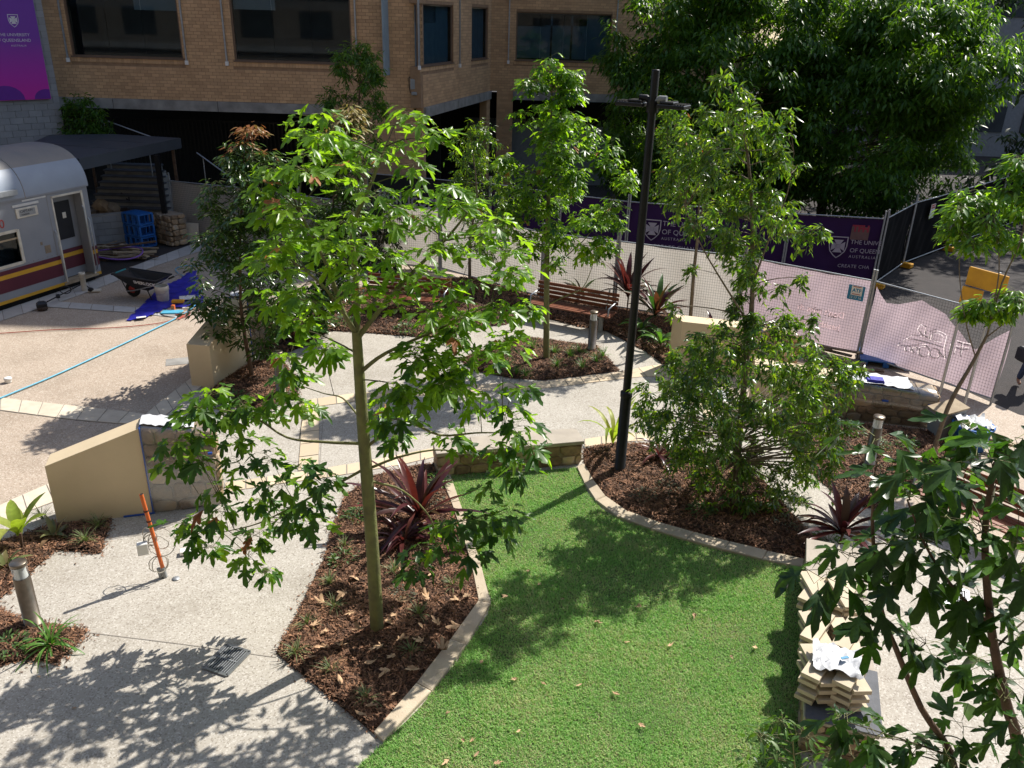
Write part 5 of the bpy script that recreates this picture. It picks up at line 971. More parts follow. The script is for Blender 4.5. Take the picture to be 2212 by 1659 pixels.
# standing pvc pipe, paint lid
p = G(183, 628); R = thing('pvc_pipe', 'short white plastic pipe standing in the plaza paving', 'pipe', p); b = MB(); b.lathe(p, [(.07, 0), (.07, .44), (.085, .445), (.085, .50), (.07, .505), (.06, .5), (.06, .1)], 18); b.build('tube', 'white_dirty', R); b = MB(); b.chamfer((p.x + .3, p.y - .05, .03), (.3, .18, .05), .2, .01); tag(b.build('tile_scrap', 'white_dirty', None, (p.x + .3, p.y, 0)), 'scrap of cream tile lying beside the short white pipe', 'tile')
p = G(18, 825); R = thing('pipe_stub', 'white plastic pipe cap poking out of the tan plaza', 'pipe', p); b = MB(); b.lathe(p, [(.065, 0), (.065, .05), (.072, .055), (.072, .09), (.05, .1), (.001, .1)], 16); b.build('cap', 'white', R)
# ================================================================== things behind the right-hand wall
p = G(2032, 940); R = thing('tub', 'grey planter tub with slanted lid beside the stone wall end', 'tub', p); b = MB(Matrix.Translation(p) @ Matrix.Rotation(.2, 4, 'Z')); b.hexa([(-.18, -.16, 0), (.18, -.16, 0), (.18, .16, 0), (-.18, .16, 0)], [(-.24, -.2, .5), (.26, -.2, .62), (.26, .2, .62), (-.24, .2, .5)]); b.build('body', 'grey_bin', R)
b = MB(Matrix.Translation(p) @ Matrix.Rotation(.2, 4, 'Z')); b.hexa([(-.26, -.22, .502), (.28, -.22, .632), (.28, .22, .632), (-.26, .22, .502)], [(-.26, -.22, .53), (.28, -.22, .66), (.28, .22, .66), (-.26, .22, .53)]); b.build('lid', 'timber_pale', R)
p = G(2090, 965); R = thing('plastic_tub', 'blue plastic tub with crumpled white sheet beside the right-hand tree', 'tub', p); b = MB(); b.lathe(p, [(.001, 0), (.27, 0), (.33, .42), (.36, .43), (.36, .47), (.31, .47), (.26, .1), (.001, .1)], 22); b.build('tub', 'blue_crate', R); crumpled(R, Matrix.Translation((p.x - .3, p.y - .25, .44)), .6, .5, .14, 'sheet', 'plastic_white')
p = G(2150, 975, .0); b = MB(); b.box((p.x, p.y, .22), (1.5, .14, .05), -.62); b.box((p.x - .55, p.y + .42, .1), (.1, .1, .2), -.62); b.box((p.x + .55, p.y - .42, .1), (.1, .1, .2), -.62); tag(b.build('timber_plank', 'timber_pale', None, p), 'long timber plank on blocks at the right behind the foreground leaves', 'plank')
p = G(1925, 815, 0.); b = MB(); R = thing('plastic_pallet', 'blue plastic pallet lying behind the stone wall end', 'pallet', p); T = Matrix.Translation((p.x + .2, p.y + .9, 0)) @ Matrix.Rotation(-.3, 4, 'Z'); b = MB(T); b.box((0, 0, .13), (1.1, .8, .03)); b.build('deck', 'blue_crate', R)
for x in (-.45, 0, .45): b = MB(T); b.box((x, 0, .06), (.12, .8, .11)); b.build('runner', 'blue_crate', R)
p = G(1770, 790); R = thing('timber_offcuts', 'scattered brown timber offcuts behind the stone-ended wall', 'timber pile', p)
for i in range(26):
    c = p + Vector((random.uniform(-.9, .9), random.uniform(-.5, .9), .03 + random.random() * .12)); b = MB(); b.box(c, (random.uniform(.5, 1.3), random.uniform(.07, .15), .03), R=Matrix.Rotation(-.35 + random.gauss(0, .25), 3, 'Z') @ Matrix.Rotation(random.gauss(0, .05), 3, 'Y')); b.build('offcut', random.choice(['timber_pale', 'bark_brown', 'bark_grey']), R)
p = G(1640, 845); 
p = G(1450, 806); R = thing('paper_scraps', 'crumpled white paper and blue tape at the foot of the cream wall', 'paper', p); crumpled(R, Matrix.Translation((p.x, p.y - .2, .01)) @ Matrix.Rotation(-.4, 4, 'Z'), .42, .2, .07, 'crumpled_paper', 'white', 8, 5); b = MB(); b.tube([G(1432, 790, .02), G(1460, 805, .02), G(1478, 812, .02)], .018, 4); b.build('masking_tape', 'tape', R)
# ================================================================== person behind the fence at the right edge
pb = G(2218, 838); PE = thing('person', 'dark-haired person in pale blue shirt and jeans behind the mesh fence end', 'person', pb)
def skin(name, pts, edges, rad, m, parent, sub=2):
    me = bpy.data.meshes.new(name); me.from_pydata([Vector(p) + pb - OFF[parent] for p in pts], edges, []); o = link(name, me, m, parent); md = o.modifiers.new('s', 'SKIN'); sv = me.skin_vertices[0].data
    for v, r in zip(sv, rad): v.radius = (r, r * .85)
    sv[0].use_root = True; s2 = o.modifiers.new('d', 'SUBSURF'); s2.levels = s2.render_levels = sub; return o
mat('skin', (.36, .22, .15), None, .5); mat('shirt', (.34, .44, .58), (.28, .37, .5), .8, 6); mat('jeans', (.05, .08, .16), (.035, .055, .11), .9, 8); mat('hair', (.012, .01, .009), None, .5)
skin('body', [(0, 0, .9), (0, .01, 1.15), (0, .01, 1.38), (0, 0, 1.47), (0, -.02, 1.58), (.09, 0, .85), (.1, -.08, .46), (.1, .06, .08), (.1, -.1, .03), (-.09, 0, .85), (-.1, .1, .47), (-.1, .22, .1), (-.1, .1, .03), (.18, 0, 1.36), (.24, .03, 1.1), (.25, -.1, .86), (-.18, 0, 1.36), (-.25, .0, 1.1), (-.27, -.08, .86)], [(0, 1), (1, 2), (2, 3), (3, 4), (0, 5), (5, 6), (6, 7), (7, 8), (0, 9), (9, 10), (10, 11), (11, 12), (2, 13), (13, 14), (14, 15), (2, 16), (16, 17), (17, 18)], [.13, .13, .13, .055, .085, .09, .065, .045, .04, .09, .065, .045, .04, .06, .042, .035, .06, .042, .035], 'skin', PE)
skin('shirt', [(0, 0, .98), (0, .01, 1.15), (0, .01, 1.38), (.19, 0, 1.37), (.235, .03, 1.12), (-.19, 0, 1.37), (-.245, 0, 1.12)], [(0, 1), (1, 2), (2, 3), (3, 4), (2, 5), (5, 6)], [.16, .155, .15, .075, .06, .075, .06], 'shirt', PE)
skin('trousers', [(0, 0, .95), (.09, 0, .84), (.1, -.08, .46), (.1, .05, .1), (-.09, 0, .84), (-.1, .1, .47), (-.1, .21, .12)], [(0, 1), (1, 2), (2, 3), (0, 4), (4, 5), (5, 6)], [.15, .105, .08, .065, .105, .08, .065], 'jeans', PE)
v_, f_ = rock((pb.x, pb.y + .02, 1.63), .115, (1, 1.05, 1.0)); b = MB(); b.add(v_, f_, True); b.build('hair', 'hair', PE)
b = MB(); b.chamfer((pb.x - .3, pb.y - .05, .78), (.14, .3, .32), .2, .04); tag(b.build('handbag', 'black_plastic', None, (pb.x - .3, pb.y, .6)), 'black bag held by the person behind the fence', 'bag')
# far building behind the dark trees
FB = thing('far_building', 'pale grey building glimpsed behind the dark trees at the right', 'building', (30, 52, 0)); b = MB(); b.box((30, 56, 6), (26, 6, 12)); b.build('wall', 'far_wall', FB)
for i in range(8):
    for z in (2.2, 5.4, 8.6): b = MB(); b.box((19 + i * 3.1, 52.98, z), (2.0, .1, 1.5)); b.build('window', 'glass' if False else 'room', FB)
# ================================================================== vegetation
def palmate(lens=(.5, .82, 1., .82, .5), angs=(-112, -54, 0, 54, 112), sin_=.42, droop=.22, fold=.12, wob=.015):
    pts = []; n = len(lens); j = lambda: random.uniform(-wob, wob)
    for i in range(n):
        a, l = math.radians(angs[i]), lens[i]
        for fr, da in ((.52, -19), (.82, -12), (1, random.uniform(-3, 3)), (.82, 12), (.52, 19)): t = a + math.radians(da); pts.append((l * fr * math.sin(t) + j(), l * fr * math.cos(t) + j()))
        if i < n - 1: m = math.radians((angs[i] + angs[i + 1]) / 2); q = sin_ * (lens[i] + lens[i + 1]) / 2 * 1.12; pts.append((q * math.sin(m), q * math.cos(m)))
    pts = [(x, y + .25) for x, y in pts]; out = [(0, 0)] + pts; c = (0, .27); tw = random.uniform(-.25, .25)
    V = [(x, y, -droop * (x * x + (y - .2) ** 2) + fold * abs(x) * .7 + tw * x * y + .05 * math.sin(9 * x + 7 * y) + j()) for x, y in out + [c]]; k = len(out)
    V[-1] = (0, .27, -.02); return np.array(V), np.array([(k, (i + 1) % k, i) for i in range(k)])
def oval(wd=.35, droop=.18, fold=.14, fine=False):
    ys = [0, .22, .5, .78, 1] if fine else [0, .45, 1]; ws = [0, .75, 1, .62, 0] if fine else [0, 1, 0]; V = []; F = []
    V.append((0, 0, 0))
    for y, w_ in list(zip(ys, ws))[1:-1]: z = -droop * y * y; V += [(-w_ * wd / 2, y, z + fold * w_ * wd), (0, y, z), (w_ * wd / 2, y, z + fold * w_ * wd)]
    V.append((0, 1, -droop)); m = len(ys) - 2
    F += [(0, 2, 1), (0, 3, 2)]
    for i in range(m - 1): a = 1 + 3 * i; F += [(a, a + 1, a + 4), (a, a + 4, a + 3), (a + 1, a + 2, a + 5), (a + 1, a + 5, a + 4)]
    a = 1 + 3 * (m - 1); e = len(V) - 1; F += [(a, a + 1, e), (a + 1, a + 2, e)]
    return np.array(V), np.array(F)
AN = (-88, -44, 0, 44, 88)
TPL = {'flame': [palmate((.45, .78, 1., .78, .45), AN, .5, .25, .15), palmate((.38, .7, 1, .66, .4), AN, .46, .5, .3), palmate((.6, .95, 1), (-50, 0, 46), .55, .35, .2), palmate((.4, .8, 1, .75, .42), AN, .52, .05, .45), palmate((.8, 1, .7), (-46, 0, 50), .58, .6, .1), palmate((.42, .72, 1., .7, .36), (-92, -40, 4, 42, 80), .55, -.15, .3, .03)],
       'maple': [palmate((.45, .78, 1., .78, .45), AN, .45, .4, .2), palmate((.4, .75, 1, .7, .4), AN, .4, .15, .3), palmate((.7, 1, .7), (-50, 0, 50), .5, .4)],
       'fine': [oval(.34, .25, .2, True), oval(.4, .12, .12, True)], 'small': [oval(.34, .2, .18), oval(.42, .3, .1)], 'narrow': [oval(.26, .3, .15), oval(.22, .15, .2)]}
CAM = np.array([0, 0, EYE]); LEAFMESH = {}
def unit(v): return v / np.maximum(1e-9, np.linalg.norm(v, axis=1))[:, None]
def foliage(R, pos, dr, nr, sc, tpl, mats, matidx, nind, name='foliage'):
    pos, dr, nr = np.asarray(pos), unit(np.asarray(dr)), np.asarray(nr); sc = np.asarray(sc); n = len(pos); T = TPL[tpl]; ti = rng.integers(0, len(T), n); off = np.array(OFF[R])
    y = dr; z = unit(nr - (nr * y).sum(1)[:, None] * y); x = np.cross(y, z) * rng.uniform(.62, 1.05, n)[:, None]; B = np.stack([x, y, z], 2) * sc[:, None, None]
    order = np.argsort(np.linalg.norm(pos - CAM, axis=1) - sc * 1.5); ind = np.zeros(n, bool); ind[order[:nind]] = True
    for i in order[:nind]:
        key = (tpl, int(ti[i]), mats[matidx[i]])
        if key not in LEAFMESH: me = arrmesh('leaf', *T[ti[i]], True); me.materials.append(M[mats[matidx[i]]]); LEAFMESH[key] = me
        o = bpy.data.objects.new('leaf', LEAFMESH[key]); C.objects.link(o); o.parent = R; b = B[i]; p = pos[i] - off
        o.matrix_basis = Matrix(((b[0, 0], b[0, 1], b[0, 2], p[0]), (b[1, 0], b[1, 1], b[1, 2], p[1]), (b[2, 0], b[2, 1], b[2, 2], p[2]), (0, 0, 0, 1)))
    for mi, m in enumerate(mats):
        Vs, Fs, base = [], [], 0
        for t in range(len(T)):
            k = np.where(~ind & (matidx == mi) & (ti == t))[0]
            if not len(k): continue
            v, f = T[t]; W = np.einsum('nij,vj->nvi', B[k], v) + (pos[k] - off)[:, None, :]; Vs.append(W.reshape(-1, 3)); Fs.append((f[None] + (np.arange(len(k)) * len(v))[:, None, None]).reshape(-1, 3) + base); base += len(k) * len(v)
        if Vs: o = link(name, arrmesh(name, np.concatenate(Vs), np.concatenate(Fs), True), m, R); o['kind'] = 'stuff'
def limb(b, pts, r0, r1, seg=7): pts = smoothline(pts, 4); n = len(pts); b.tube(pts, [r0 + (r1 - r0) * i / (n - 1) for i in range(n)], seg)
def rdir(up=0.): v = Vector(rng.normal(size=3)); v.z += up; return v.normalized()
def silhouette(poly, Y, n, deep=1., push=0.):
    P = np.array(poly, float); out = []; x0, x1, y0, y1 = P[:, 0].min(), P[:, 0].max(), P[:, 1].min(), P[:, 1].max()
    while len(out) < n:
        x, y = rng.uniform(x0, x1), rng.uniform(y0, y1)
        if not inside(np.array([x]), np.array([y]), poly)[0]: continue
        xs = []
        for i in range(len(poly)):
            (a, b), (c, d) = poly[i], poly[(i + 1) % len(poly)]
            if (b > y) != (d > y): xs.append(a + (c - a) * (y - b) / (d - b))
        l, r = min(xs), max(xs); hw = (r - l) / 2; u = (x - (l + r) / 2) / max(1, hw); p0 = AY(x, y, Y); mpp = (AY(x + 10, y, Y) - p0).length / 10
        dy = rng.uniform(-1, 1) * hw * mpp * math.sqrt(max(0, 1 - u * u)) * deep; out.append(AY(x, y, Y + dy + push))
    return out
def tree(name, label, base, trunk, r0, r1, clumps, leaf, limbs=(), bark='bark_grey', nind=300, cat='tree', style='rosette', twig='twig', group=None, first=.2, petiole=True):
    # clumps: list of (centre, radius); leaf: dict(tpl, mats, pick(pos)->index, size, per, shoots)
    R = thing(name, label, cat, base, group); tb = MB(); tr = [Vector(p) for p in trunk]; limb(tb, tr, r0, r1, 12); tb.build('trunk', bark, R)
    att = [(p, r0 + (r1 - r0) * i / max(1, len(tr) * 4)) for i, p in enumerate(smoothline(tr, 6))]; zmin = tr[0].z + (tr[-1].z - tr[0].z) * first; att = [a for a in att if a[0].z >= zmin]
    for L, a0, a1 in limbs:
        b = MB(); limb(b, L, a0, a1, 8); b.build('branch', bark, R); att += [(p, a1) for p in smoothline(L, 6)[3:]]
    tw = MB(); pet = MB(); pos, dr, nr, sc = [], [], [], []; AP = np.array([a[0] for a in att])
    for c, rad in clumps:
        dist = np.linalg.norm(AP - np.array(c), axis=1) + 2.2 * np.maximum(0, AP[:, 2] - c.z + .15 * np.linalg.norm((AP - np.array(c))[:, :2], axis=1)); a, ar = att[int(dist.argmin())]
        mid = a.lerp(c, .5) + Vector((0, 0, .08 * (c - a).length)) + rdir() * .03; pts = bez(a, mid, c, 4); ll = (c - a).length; tw.tube(pts, [min(ar * .7, .004 + .007 * ll) * (1 - .7 * i / 4) + .0015 for i in range(5)], 5, False)
        for s in range(leaf['shoots'] if c.z > leaf.get('wing', -1) else 2):
            d = rdir(.25); out = (c - Vector((tr[0].x, tr[0].y, c.z))); d = (d + out.normalized() * .45 if out.length > .05 else d).normalized(); tip = c + d * rad * rng.uniform(.35, 1.)
            if leaf.get('weep'): tip.z -= rad * rng.uniform(0, leaf['weep'])
            tw.tube([c, c.lerp(tip, .5) + Vector((0, 0, .03)), tip], [.003, .002, .001], 3, False)
            k0 = rng.uniform(0, 6.28)
            for k in range(leaf['per']):
                if style == 'rosette':
                    az = k0 + k * 2.4; h = Vector((math.cos(az), math.sin(az), 0)); sz = rng.uniform(*leaf['size']) * (leaf['tune'](tip)[0] if 'tune' in leaf else 1); pl = sz * rng.uniform(.45, .95); dmax = leaf['tune'](tip)[1] if 'tune' in leaf else leaf.get('droop', .7); q = tip + (h * .9 + Vector((0, 0, rng.uniform(-.1, .55)))) * pl - d * sz * .12 * k
                    if petiole and pl > .05: pet.tube([tip - d * sz * .1 * k, q], .0022, 3, False)
                    pos.append(q); dv = h + Vector((0, 0, -rng.uniform(.1, dmax))) + rdir() * .25; nv = Vector((0, 0, 1)) + h * .35 + rdir() * .35
                else:                                         # leaves strung along the twig, drooping
                    t = (k + .5) / leaf['per']; q = c.lerp(tip, .15 + .85 * t) + rdir() * rad * .13; h = rdir(0); h.z *= .4; sz = rng.uniform(*leaf['size']); pos.append(q); dv = h + d * .5 + Vector((0, 0, -rng.uniform(0, leaf.get('droop', .9)))); nv = Vector((0, 0, .8)) + rdir() * .7
                dr.append(dv); nr.append(nv); sc.append(sz)
    tw.build('twigs', twig, R, kind='stuff')
    if pet.v: pet.build('leaf_stalks', leaf.get('stalk', 'bark_green'), R, kind='stuff')
    pos = np.array(pos); mi = np.array([leaf['pick'](p) for p in pos]); foliage(R, pos, np.array(dr), np.array(nr), sc, leaf['tpl'], leaf['mats'], mi, nind); return R
def dome(c, r, n, lo=.72):
    out = []
    while len(out) < n:
        d = rdir(.1); k = rng.uniform(lo, 1.) * (1 + .10 * math.sin(d.x * 7 + c[0]) * math.sin(d.z * 8 + d.y * 6)); p = Vector((c[0] + d.x * r[0] * k, c[1] + d.y * r[1] * k, c[2] + d.z * r[2] * k))
        if p.z > .7 and d.y < .75: out.append(p)
    return out
def A(px, Y): return [AY(x, y, Y + (d[0] if d else 0)) for x, y, *d in px]
# ---- the tall lobed-leaf tree in front
Y0 = G(815, 1365).y; b0 = G(815, 1366); b0.z = .02
cl = [(660, 300, .2, .3), (720, 292, 0, .3), (850, 272, .3, .33), (905, 300, -.2, .3), (780, 335, .4, .33), (620, 380, -.2, .33), (585, 405, -.1, .28), (700, 390, -.5, .36), (800, 390, -.4, .36), (890, 375, .2, .33), (960, 425, .3, .28), (1000, 455, .6, .22), (740, 250 + 80, .3, .3),
      (588, 480, -.2, .3), (640, 480, -.6, .38), (740, 480, -.6, .38), (840, 470, 0, .28), (585, 560, .1, .28), (640, 570, -.6, .38), (740, 560, -.7, .38), (850, 560, -.3, .38), (950, 540, .2, .33), (1040, 510, .3, .33), (1090, 560, .4, .28), (1000, 600, -.3, .38), (1095, 610, .2, .28), (690, 520, .4, .35), (800, 520, .5, .35), (600, 520, .4, .3), (900, 480, .6, .28),
      (600, 640, .2, .33), (680, 650, -.4, .33), (760, 640, -.5, .28), (880, 640, -.4, .38), (960, 660, -.5, .33), (1060, 660, 0, .28), (650, 710, .3, .22), (980, 720, -.4, .28), (1040, 770, -.5, .28), (900, 790, -.6, .26), (930, 700, .2, .25),
      (950, 830, -.4, .33), (1040, 850, -.2, .33), (1090, 930, 0, .3), (1130, 960, .1, .22), (870, 880, -.4, .26), (1000, 880, .1, .26), (1060, 1050, .2, .24), (1080, 1110, .3, .22), (1000, 1130, .2, .22), (930, 1180, .3, .18), (900, 1230, .1, .14), (1010, 1190, .2, .16),
      (640, 810, .5, .2), (450, 890, .3, .26), (405, 945, .2, .22), (560, 900, .5, .2), (440, 1010, .2, .25), (650, 1010, -.2, .22), (705, 1040, -.3, .2), (610, 1060, -.1, .18), (480, 1110, .1, .26), (405, 1140, .1, .2), (540, 1190, 0, .24), (620, 1130, 0, .2), (680, 1130, -.2, .18), (575, 1235, .1, .12), (460, 1180, .1, .18), (520, 950, .4, .2), (430, 945, .3, .2), (520, 1005, .2, .2), (470, 1060, .1, .22), (560, 1080, .1, .2), (590, 1000, .1, .18), (640, 1100, -.2, .18), (690, 1085, -.2, .18), (500, 900, .4, .2), (440, 1150, .1, .2), (560, 1160, .1, .18), (385, 1000, .3, .16), (900, 840, -.3, .25), (985, 805, -.2, .25), (1100, 885, .1, .22), (1065, 990, .1, .2), (1120, 1015, .2, .16), (1040, 1120, .2, .16), (960, 1140, .3, .16), (1085, 1160, .3, .14), (850, 905, -.2, .2), (450, 850, .4, .2), (520, 865, .5, .2), (600, 850, .5, .18), (420, 885, .3, .18), (660, 880, .4, .18), (850, 830, -.3, .22), (890, 760, -.3, .22), (960, 765, -.3, .25), (1110, 840, .2, .22), (820, 890, .2, .2), (700, 760, .4, .2), (1090, 740, .2, .22), (1130, 680, .3, .22), (620, 770, .4, .18), (850, 950, .2, .18), (980, 960, .2, .2)]
clumps = [(AY(x, y, Y0 + d), r) for x, y, d, r in cl]
zf = lambda px, d=0: A(px, Y0)
limbs = [(A([(770, 722), (738, 665), (705, 570, -.2), (645, 455, -.2)], Y0), .035, .012), (A([(770, 720), (772, 640, .05), (762, 500, .1), (800, 400, .1), (840, 300, .2)], Y0), .04, .01), (A([(773, 730), (812, 680), (880, 600), (960, 520, .2), (1010, 460, .3)], Y0), .03, .01), (A([(777, 805), (835, 762, -.1), (960, 705, -.2), (1060, 655)], Y0), .025, .008),
         (A([(793, 965), (870, 912, -.1), (950, 940, -.1), (1030, 935, 0), (1085, 935)], Y0), .02, .006), (A([(797, 1012), (870, 985), (960, 972, .05), (1060, 1000, .1)], Y0), .018, .005), (A([(802, 1040), (870, 1060, .1), (930, 1120, .2), (945, 1190, .3)], Y0), .016, .005), (A([(775, 958), (700, 955, .1), (620, 945, .2), (545, 900, .3), (450, 880, .3)], Y0), .02, .006), (A([(783, 1015), (720, 1050, 0), (640, 1090), (560, 1130), (480, 1150, .1)], Y0), .018, .005), (A([(775, 900), (740, 860, .2), (700, 850, .4), (640, 830, .5)], Y0), .012, .004), (A([(772, 720), (700, 620, -.3), (600, 540, -.3)], Y0), .022, .008)]
pickm = lambda p: 0 if p[2] > 3.0 + random.gauss(0, .6) or random.random() < .3 else 1  # lower leaves mostly take the darker copy, their shade put into the colour
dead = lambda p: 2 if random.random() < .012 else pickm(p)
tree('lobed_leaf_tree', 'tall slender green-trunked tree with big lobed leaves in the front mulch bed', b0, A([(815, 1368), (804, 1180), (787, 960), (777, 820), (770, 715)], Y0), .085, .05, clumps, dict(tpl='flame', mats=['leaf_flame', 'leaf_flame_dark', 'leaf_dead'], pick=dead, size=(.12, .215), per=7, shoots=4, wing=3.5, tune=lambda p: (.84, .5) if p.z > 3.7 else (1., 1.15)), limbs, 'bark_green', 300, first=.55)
b = MB(); 
# ---- the foreground tree at the right, close to the camera
fc = [(1895, 1005, .1, .2), (1965, 1080, -.1, .22), (2060, 1000, .1, .22), (2130, 960, .2, .25), (2195, 990, -.1, .25), (2200, 1100, -.2, .25), (2120, 1150, -.1, .24), (2025, 1180, 0, .22), (1925, 1180, .1, .16), (1835, 1195, .2, .18), (1800, 1240, .2, .16), (1860, 1280, .1, .18), (1960, 1250, 0, .18), (2060, 1265, .1, .2), (2185, 1240, -.2, .25), (2130, 1330, .1, .2), (2205, 1400, -.2, .24), (2170, 1480, -.1, .18), (2200, 1580, -.2, .25), (2080, 1600, .1, .2), (1970, 1630, .2, .18), (1890, 1590, .2, .16), (2000, 1390, .2, .1), (1905, 1350, .2, .1), (2120, 1440, .3, .12), (2230, 1180, .1, .3), (1990, 1130, .3, .2), (2090, 1070, .3, .22), (1830, 1560, .3, .12), (2150, 1050, .4, .25), (2240, 1320, .2, .3), (2060, 1660, 0, .2), (1850, 1640, .3, .14)]
Yf = 3.95; s1b = Vector((3.3, 4.0, 0)); 
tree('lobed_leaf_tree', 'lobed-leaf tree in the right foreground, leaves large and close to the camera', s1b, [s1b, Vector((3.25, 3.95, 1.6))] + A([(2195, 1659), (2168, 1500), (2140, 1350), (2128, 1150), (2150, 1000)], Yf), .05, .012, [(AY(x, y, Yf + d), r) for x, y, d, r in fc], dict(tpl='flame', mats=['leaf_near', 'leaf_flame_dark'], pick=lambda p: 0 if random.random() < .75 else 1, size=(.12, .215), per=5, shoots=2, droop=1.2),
     [([Vector((3.28, 3.98, .3)), Vector((3.0, 4.05, 1.8))] + A([(2062, 1659, .15), (1990, 1530, .15), (1935, 1400, .15), (1905, 1320, .15), (1885, 1150, .15), (1890, 1040, .1)], Yf), .03, .008), (A([(2140, 1350), (2060, 1270, .1), (2000, 1180, .1), (1960, 1080, 0)], Yf), .012, .005)], 'bark_brown', 300, first=.5)
# ---- small tree in the island bed
b1 = G(1180, 777); b1.z = .04; Y1 = b1.y
sil = [(1190, 145), (1145, 172), (1150, 230), (1105, 265), (1088, 330), (1075, 420), (1090, 500), (1130, 545), (1165, 555), (1215, 600), (1268, 590), (1320, 540), (1345, 470), (1352, 400), (1330, 320), (1292, 280), (1265, 220), (1225, 160)]
tree('small_lobed_tree', 'small straight tree with maple-like leaves in the island bed before the bench', b1, A([(1180, 780), (1181, 600), (1184, 450), (1189, 320), (1192, 190)], Y1), .075, .015, [(c, .3) for c in silhouette(sil, Y1, 85, .9)], dict(tpl='maple', mats=['leaf_flame', 'leaf_flame_dark', 'leaf_dead'], pick=lambda p: 2 if random.random() < .006 else (0 if random.random() < .8 else 1), size=(.11, .18), per=6, shoots=6, droop=.9), [(A([(1181, 590), (1215, 560, -.1), (1260, 520, 0), (1300, 470, .1)], Y1), .02, .006), (A([(1181, 660), (1220, 640), (1260, 620), (1285, 560)], Y1), .018, .006)], 'bark_green', 300, first=.3)
# ---- weeping fine-leaved tree beside the lamp post
b2 = G(1588, 1092); b2.z = .05; Y2 = b2.y
sA = [(1560, 150), (1532, 205), (1480, 250), (1450, 330), (1465, 430), (1520, 520), (1570, 600), (1600, 600), (1670, 600), (1720, 520), (1728, 430), (1732, 330), (1705, 235), (1640, 210), (1590, 180)]
sB = [(1600, 690), (1510, 715), (1420, 790), (1372, 880), (1400, 930), (1470, 1000), (1530, 1100), (1600, 1130), (1700, 1095), (1790, 1040), (1835, 960), (1800, 880), (1860, 800), (1790, 760), (1740, 690), (1690, 680)]
cs = [(c, .26) for c in silhouette(sA, Y2, 92, .85)] + [(c, .2) for c in silhouette([(1600, 590), (1580, 700), (1690, 700), (1690, 590)], Y2, 14, .7)] + [(c, .28) for c in silhouette(sB, Y2, 270, .75)] + [(AY(x, y, Y2), .2) for x, y in ((1775, 495), (1750, 505), (1750, 690), (1730, 600), (1835, 790), (1460, 660), (1500, 580), (1560, 175))]
tree('weeping_tree', 'tall weeping tree with small glossy leaves beside the black lamp post', b2, A([(1588, 1095), (1596, 950), (1612, 780), (1625, 640), (1625, 480, .05), (1610, 300), (1570, 170)], Y2), .06, .008, cs, dict(tpl='small', mats=['leaf_lilly'], pick=lambda p: 0, size=(.075, .135), per=10, shoots=7, droop=1.3, weep=.7), [(A([(1618, 700), (1580, 640, -.1), (1520, 540, -.2), (1480, 450, -.2)], Y2), .018, .005), (A([(1624, 620), (1660, 520, -.1), (1700, 420), (1715, 330)], Y2), .016, .005), (A([(1600, 900), (1530, 860, -.2), (1440, 850, -.2)], Y2), .014, .004), (A([(1602, 900), (1690, 850, -.1), (1800, 800)], Y2), .014, .004)], 'bark_grey', 300, style='strung', twig='bark_grey', first=.12)
# ---- slim pale-trunked tree behind it
b3 = G(1488, 735); Y3 = b3.y
tree('slim_tree', 'slim pale-stemmed tree behind the cream wall, left of the weeping tree', b3, A([(1488, 735), (1498, 600), (1508, 500), (1510, 430)], Y3), .05, .02, [(c, .36) for c in silhouette([(1440, 232), (1420, 300), (1428, 400), (1440, 470), (1500, 500), (1560, 470), (1570, 380), (1540, 290), (1490, 240)], Y3, 55, .8)], dict(tpl='small', mats=['leaf_lilly', 'leaf_dead'], pick=lambda p: 1 if random.random() < .01 else 0, size=(.09, .16), per=9, shoots=5, droop=1.1, weep=.3), [(A([(1508, 500), (1470, 420), (1445, 330), (1440, 270)], Y3), .025, .008), (A([(1508, 490), (1530, 400), (1540, 320)], Y3), .02, .008)], 'bark_grey', 200, style='strung', first=.5)
# ---- dark glossy-leaved trees on the left
bm = G(546, 816); bm.z = .05; Ym = bm.y
sm = [(530, 262), (497, 300), (480, 350), (452, 400), (440, 470), (436, 560), (415, 640), (440, 700), (480, 738), (540, 770), (575, 740), (610, 700), (650, 640), (650, 560), (625, 450), (602, 380), (576, 330), (556, 285)]
def mk(zt, j=.25): return lambda p: 1 if p[2] > zt + random.gauss(0, j) else 0
tree('magnolia_tree', 'dark glossy-leaved tree with coppery tip beside the cream wall end', bm, A([(546, 820), (530, 730), (520, 650), (520, 500), (528, 300)], Ym), .05, .012, [(c, .27) for c in silhouette(sm, Ym, 140, .9)], dict(tpl='fine', mats=['leaf_mag', 'leaf_mag_tip'], pick=mk(AY(530, 312, Ym).z, .15), size=(.12, .19), per=8, shoots=7, droop=.45, stalk='twig'), (), 'bark_brown', 300, first=.25, petiole=False)
bn = G(690, 722); bn.z = .03; Yn = bn.y
sn = [(738, 222), (702, 262), (690, 330), (682, 420), (652, 520), (630, 600), (600, 680), (590, 735), (640, 745), (700, 720), (745, 650), (768, 500), (772, 350), (766, 260)]
tree('magnolia_tree', 'dark glossy-leaved tree with pale yellow tip behind the front tree crown', bn, A([(690, 726), (695, 650), (715, 500), (732, 260)], Yn), .05, .012, [(c, .3) for c in silhouette(sn, Yn, 110, .9)], dict(tpl='fine', mats=['leaf_mag', 'leaf_pale_tip'], pick=mk(AY(738, 300, Yn).z, .2), size=(.13, .2), per=8, shoots=7, droop=.45), (), 'bark_brown', 150, first=.2, petiole=False)
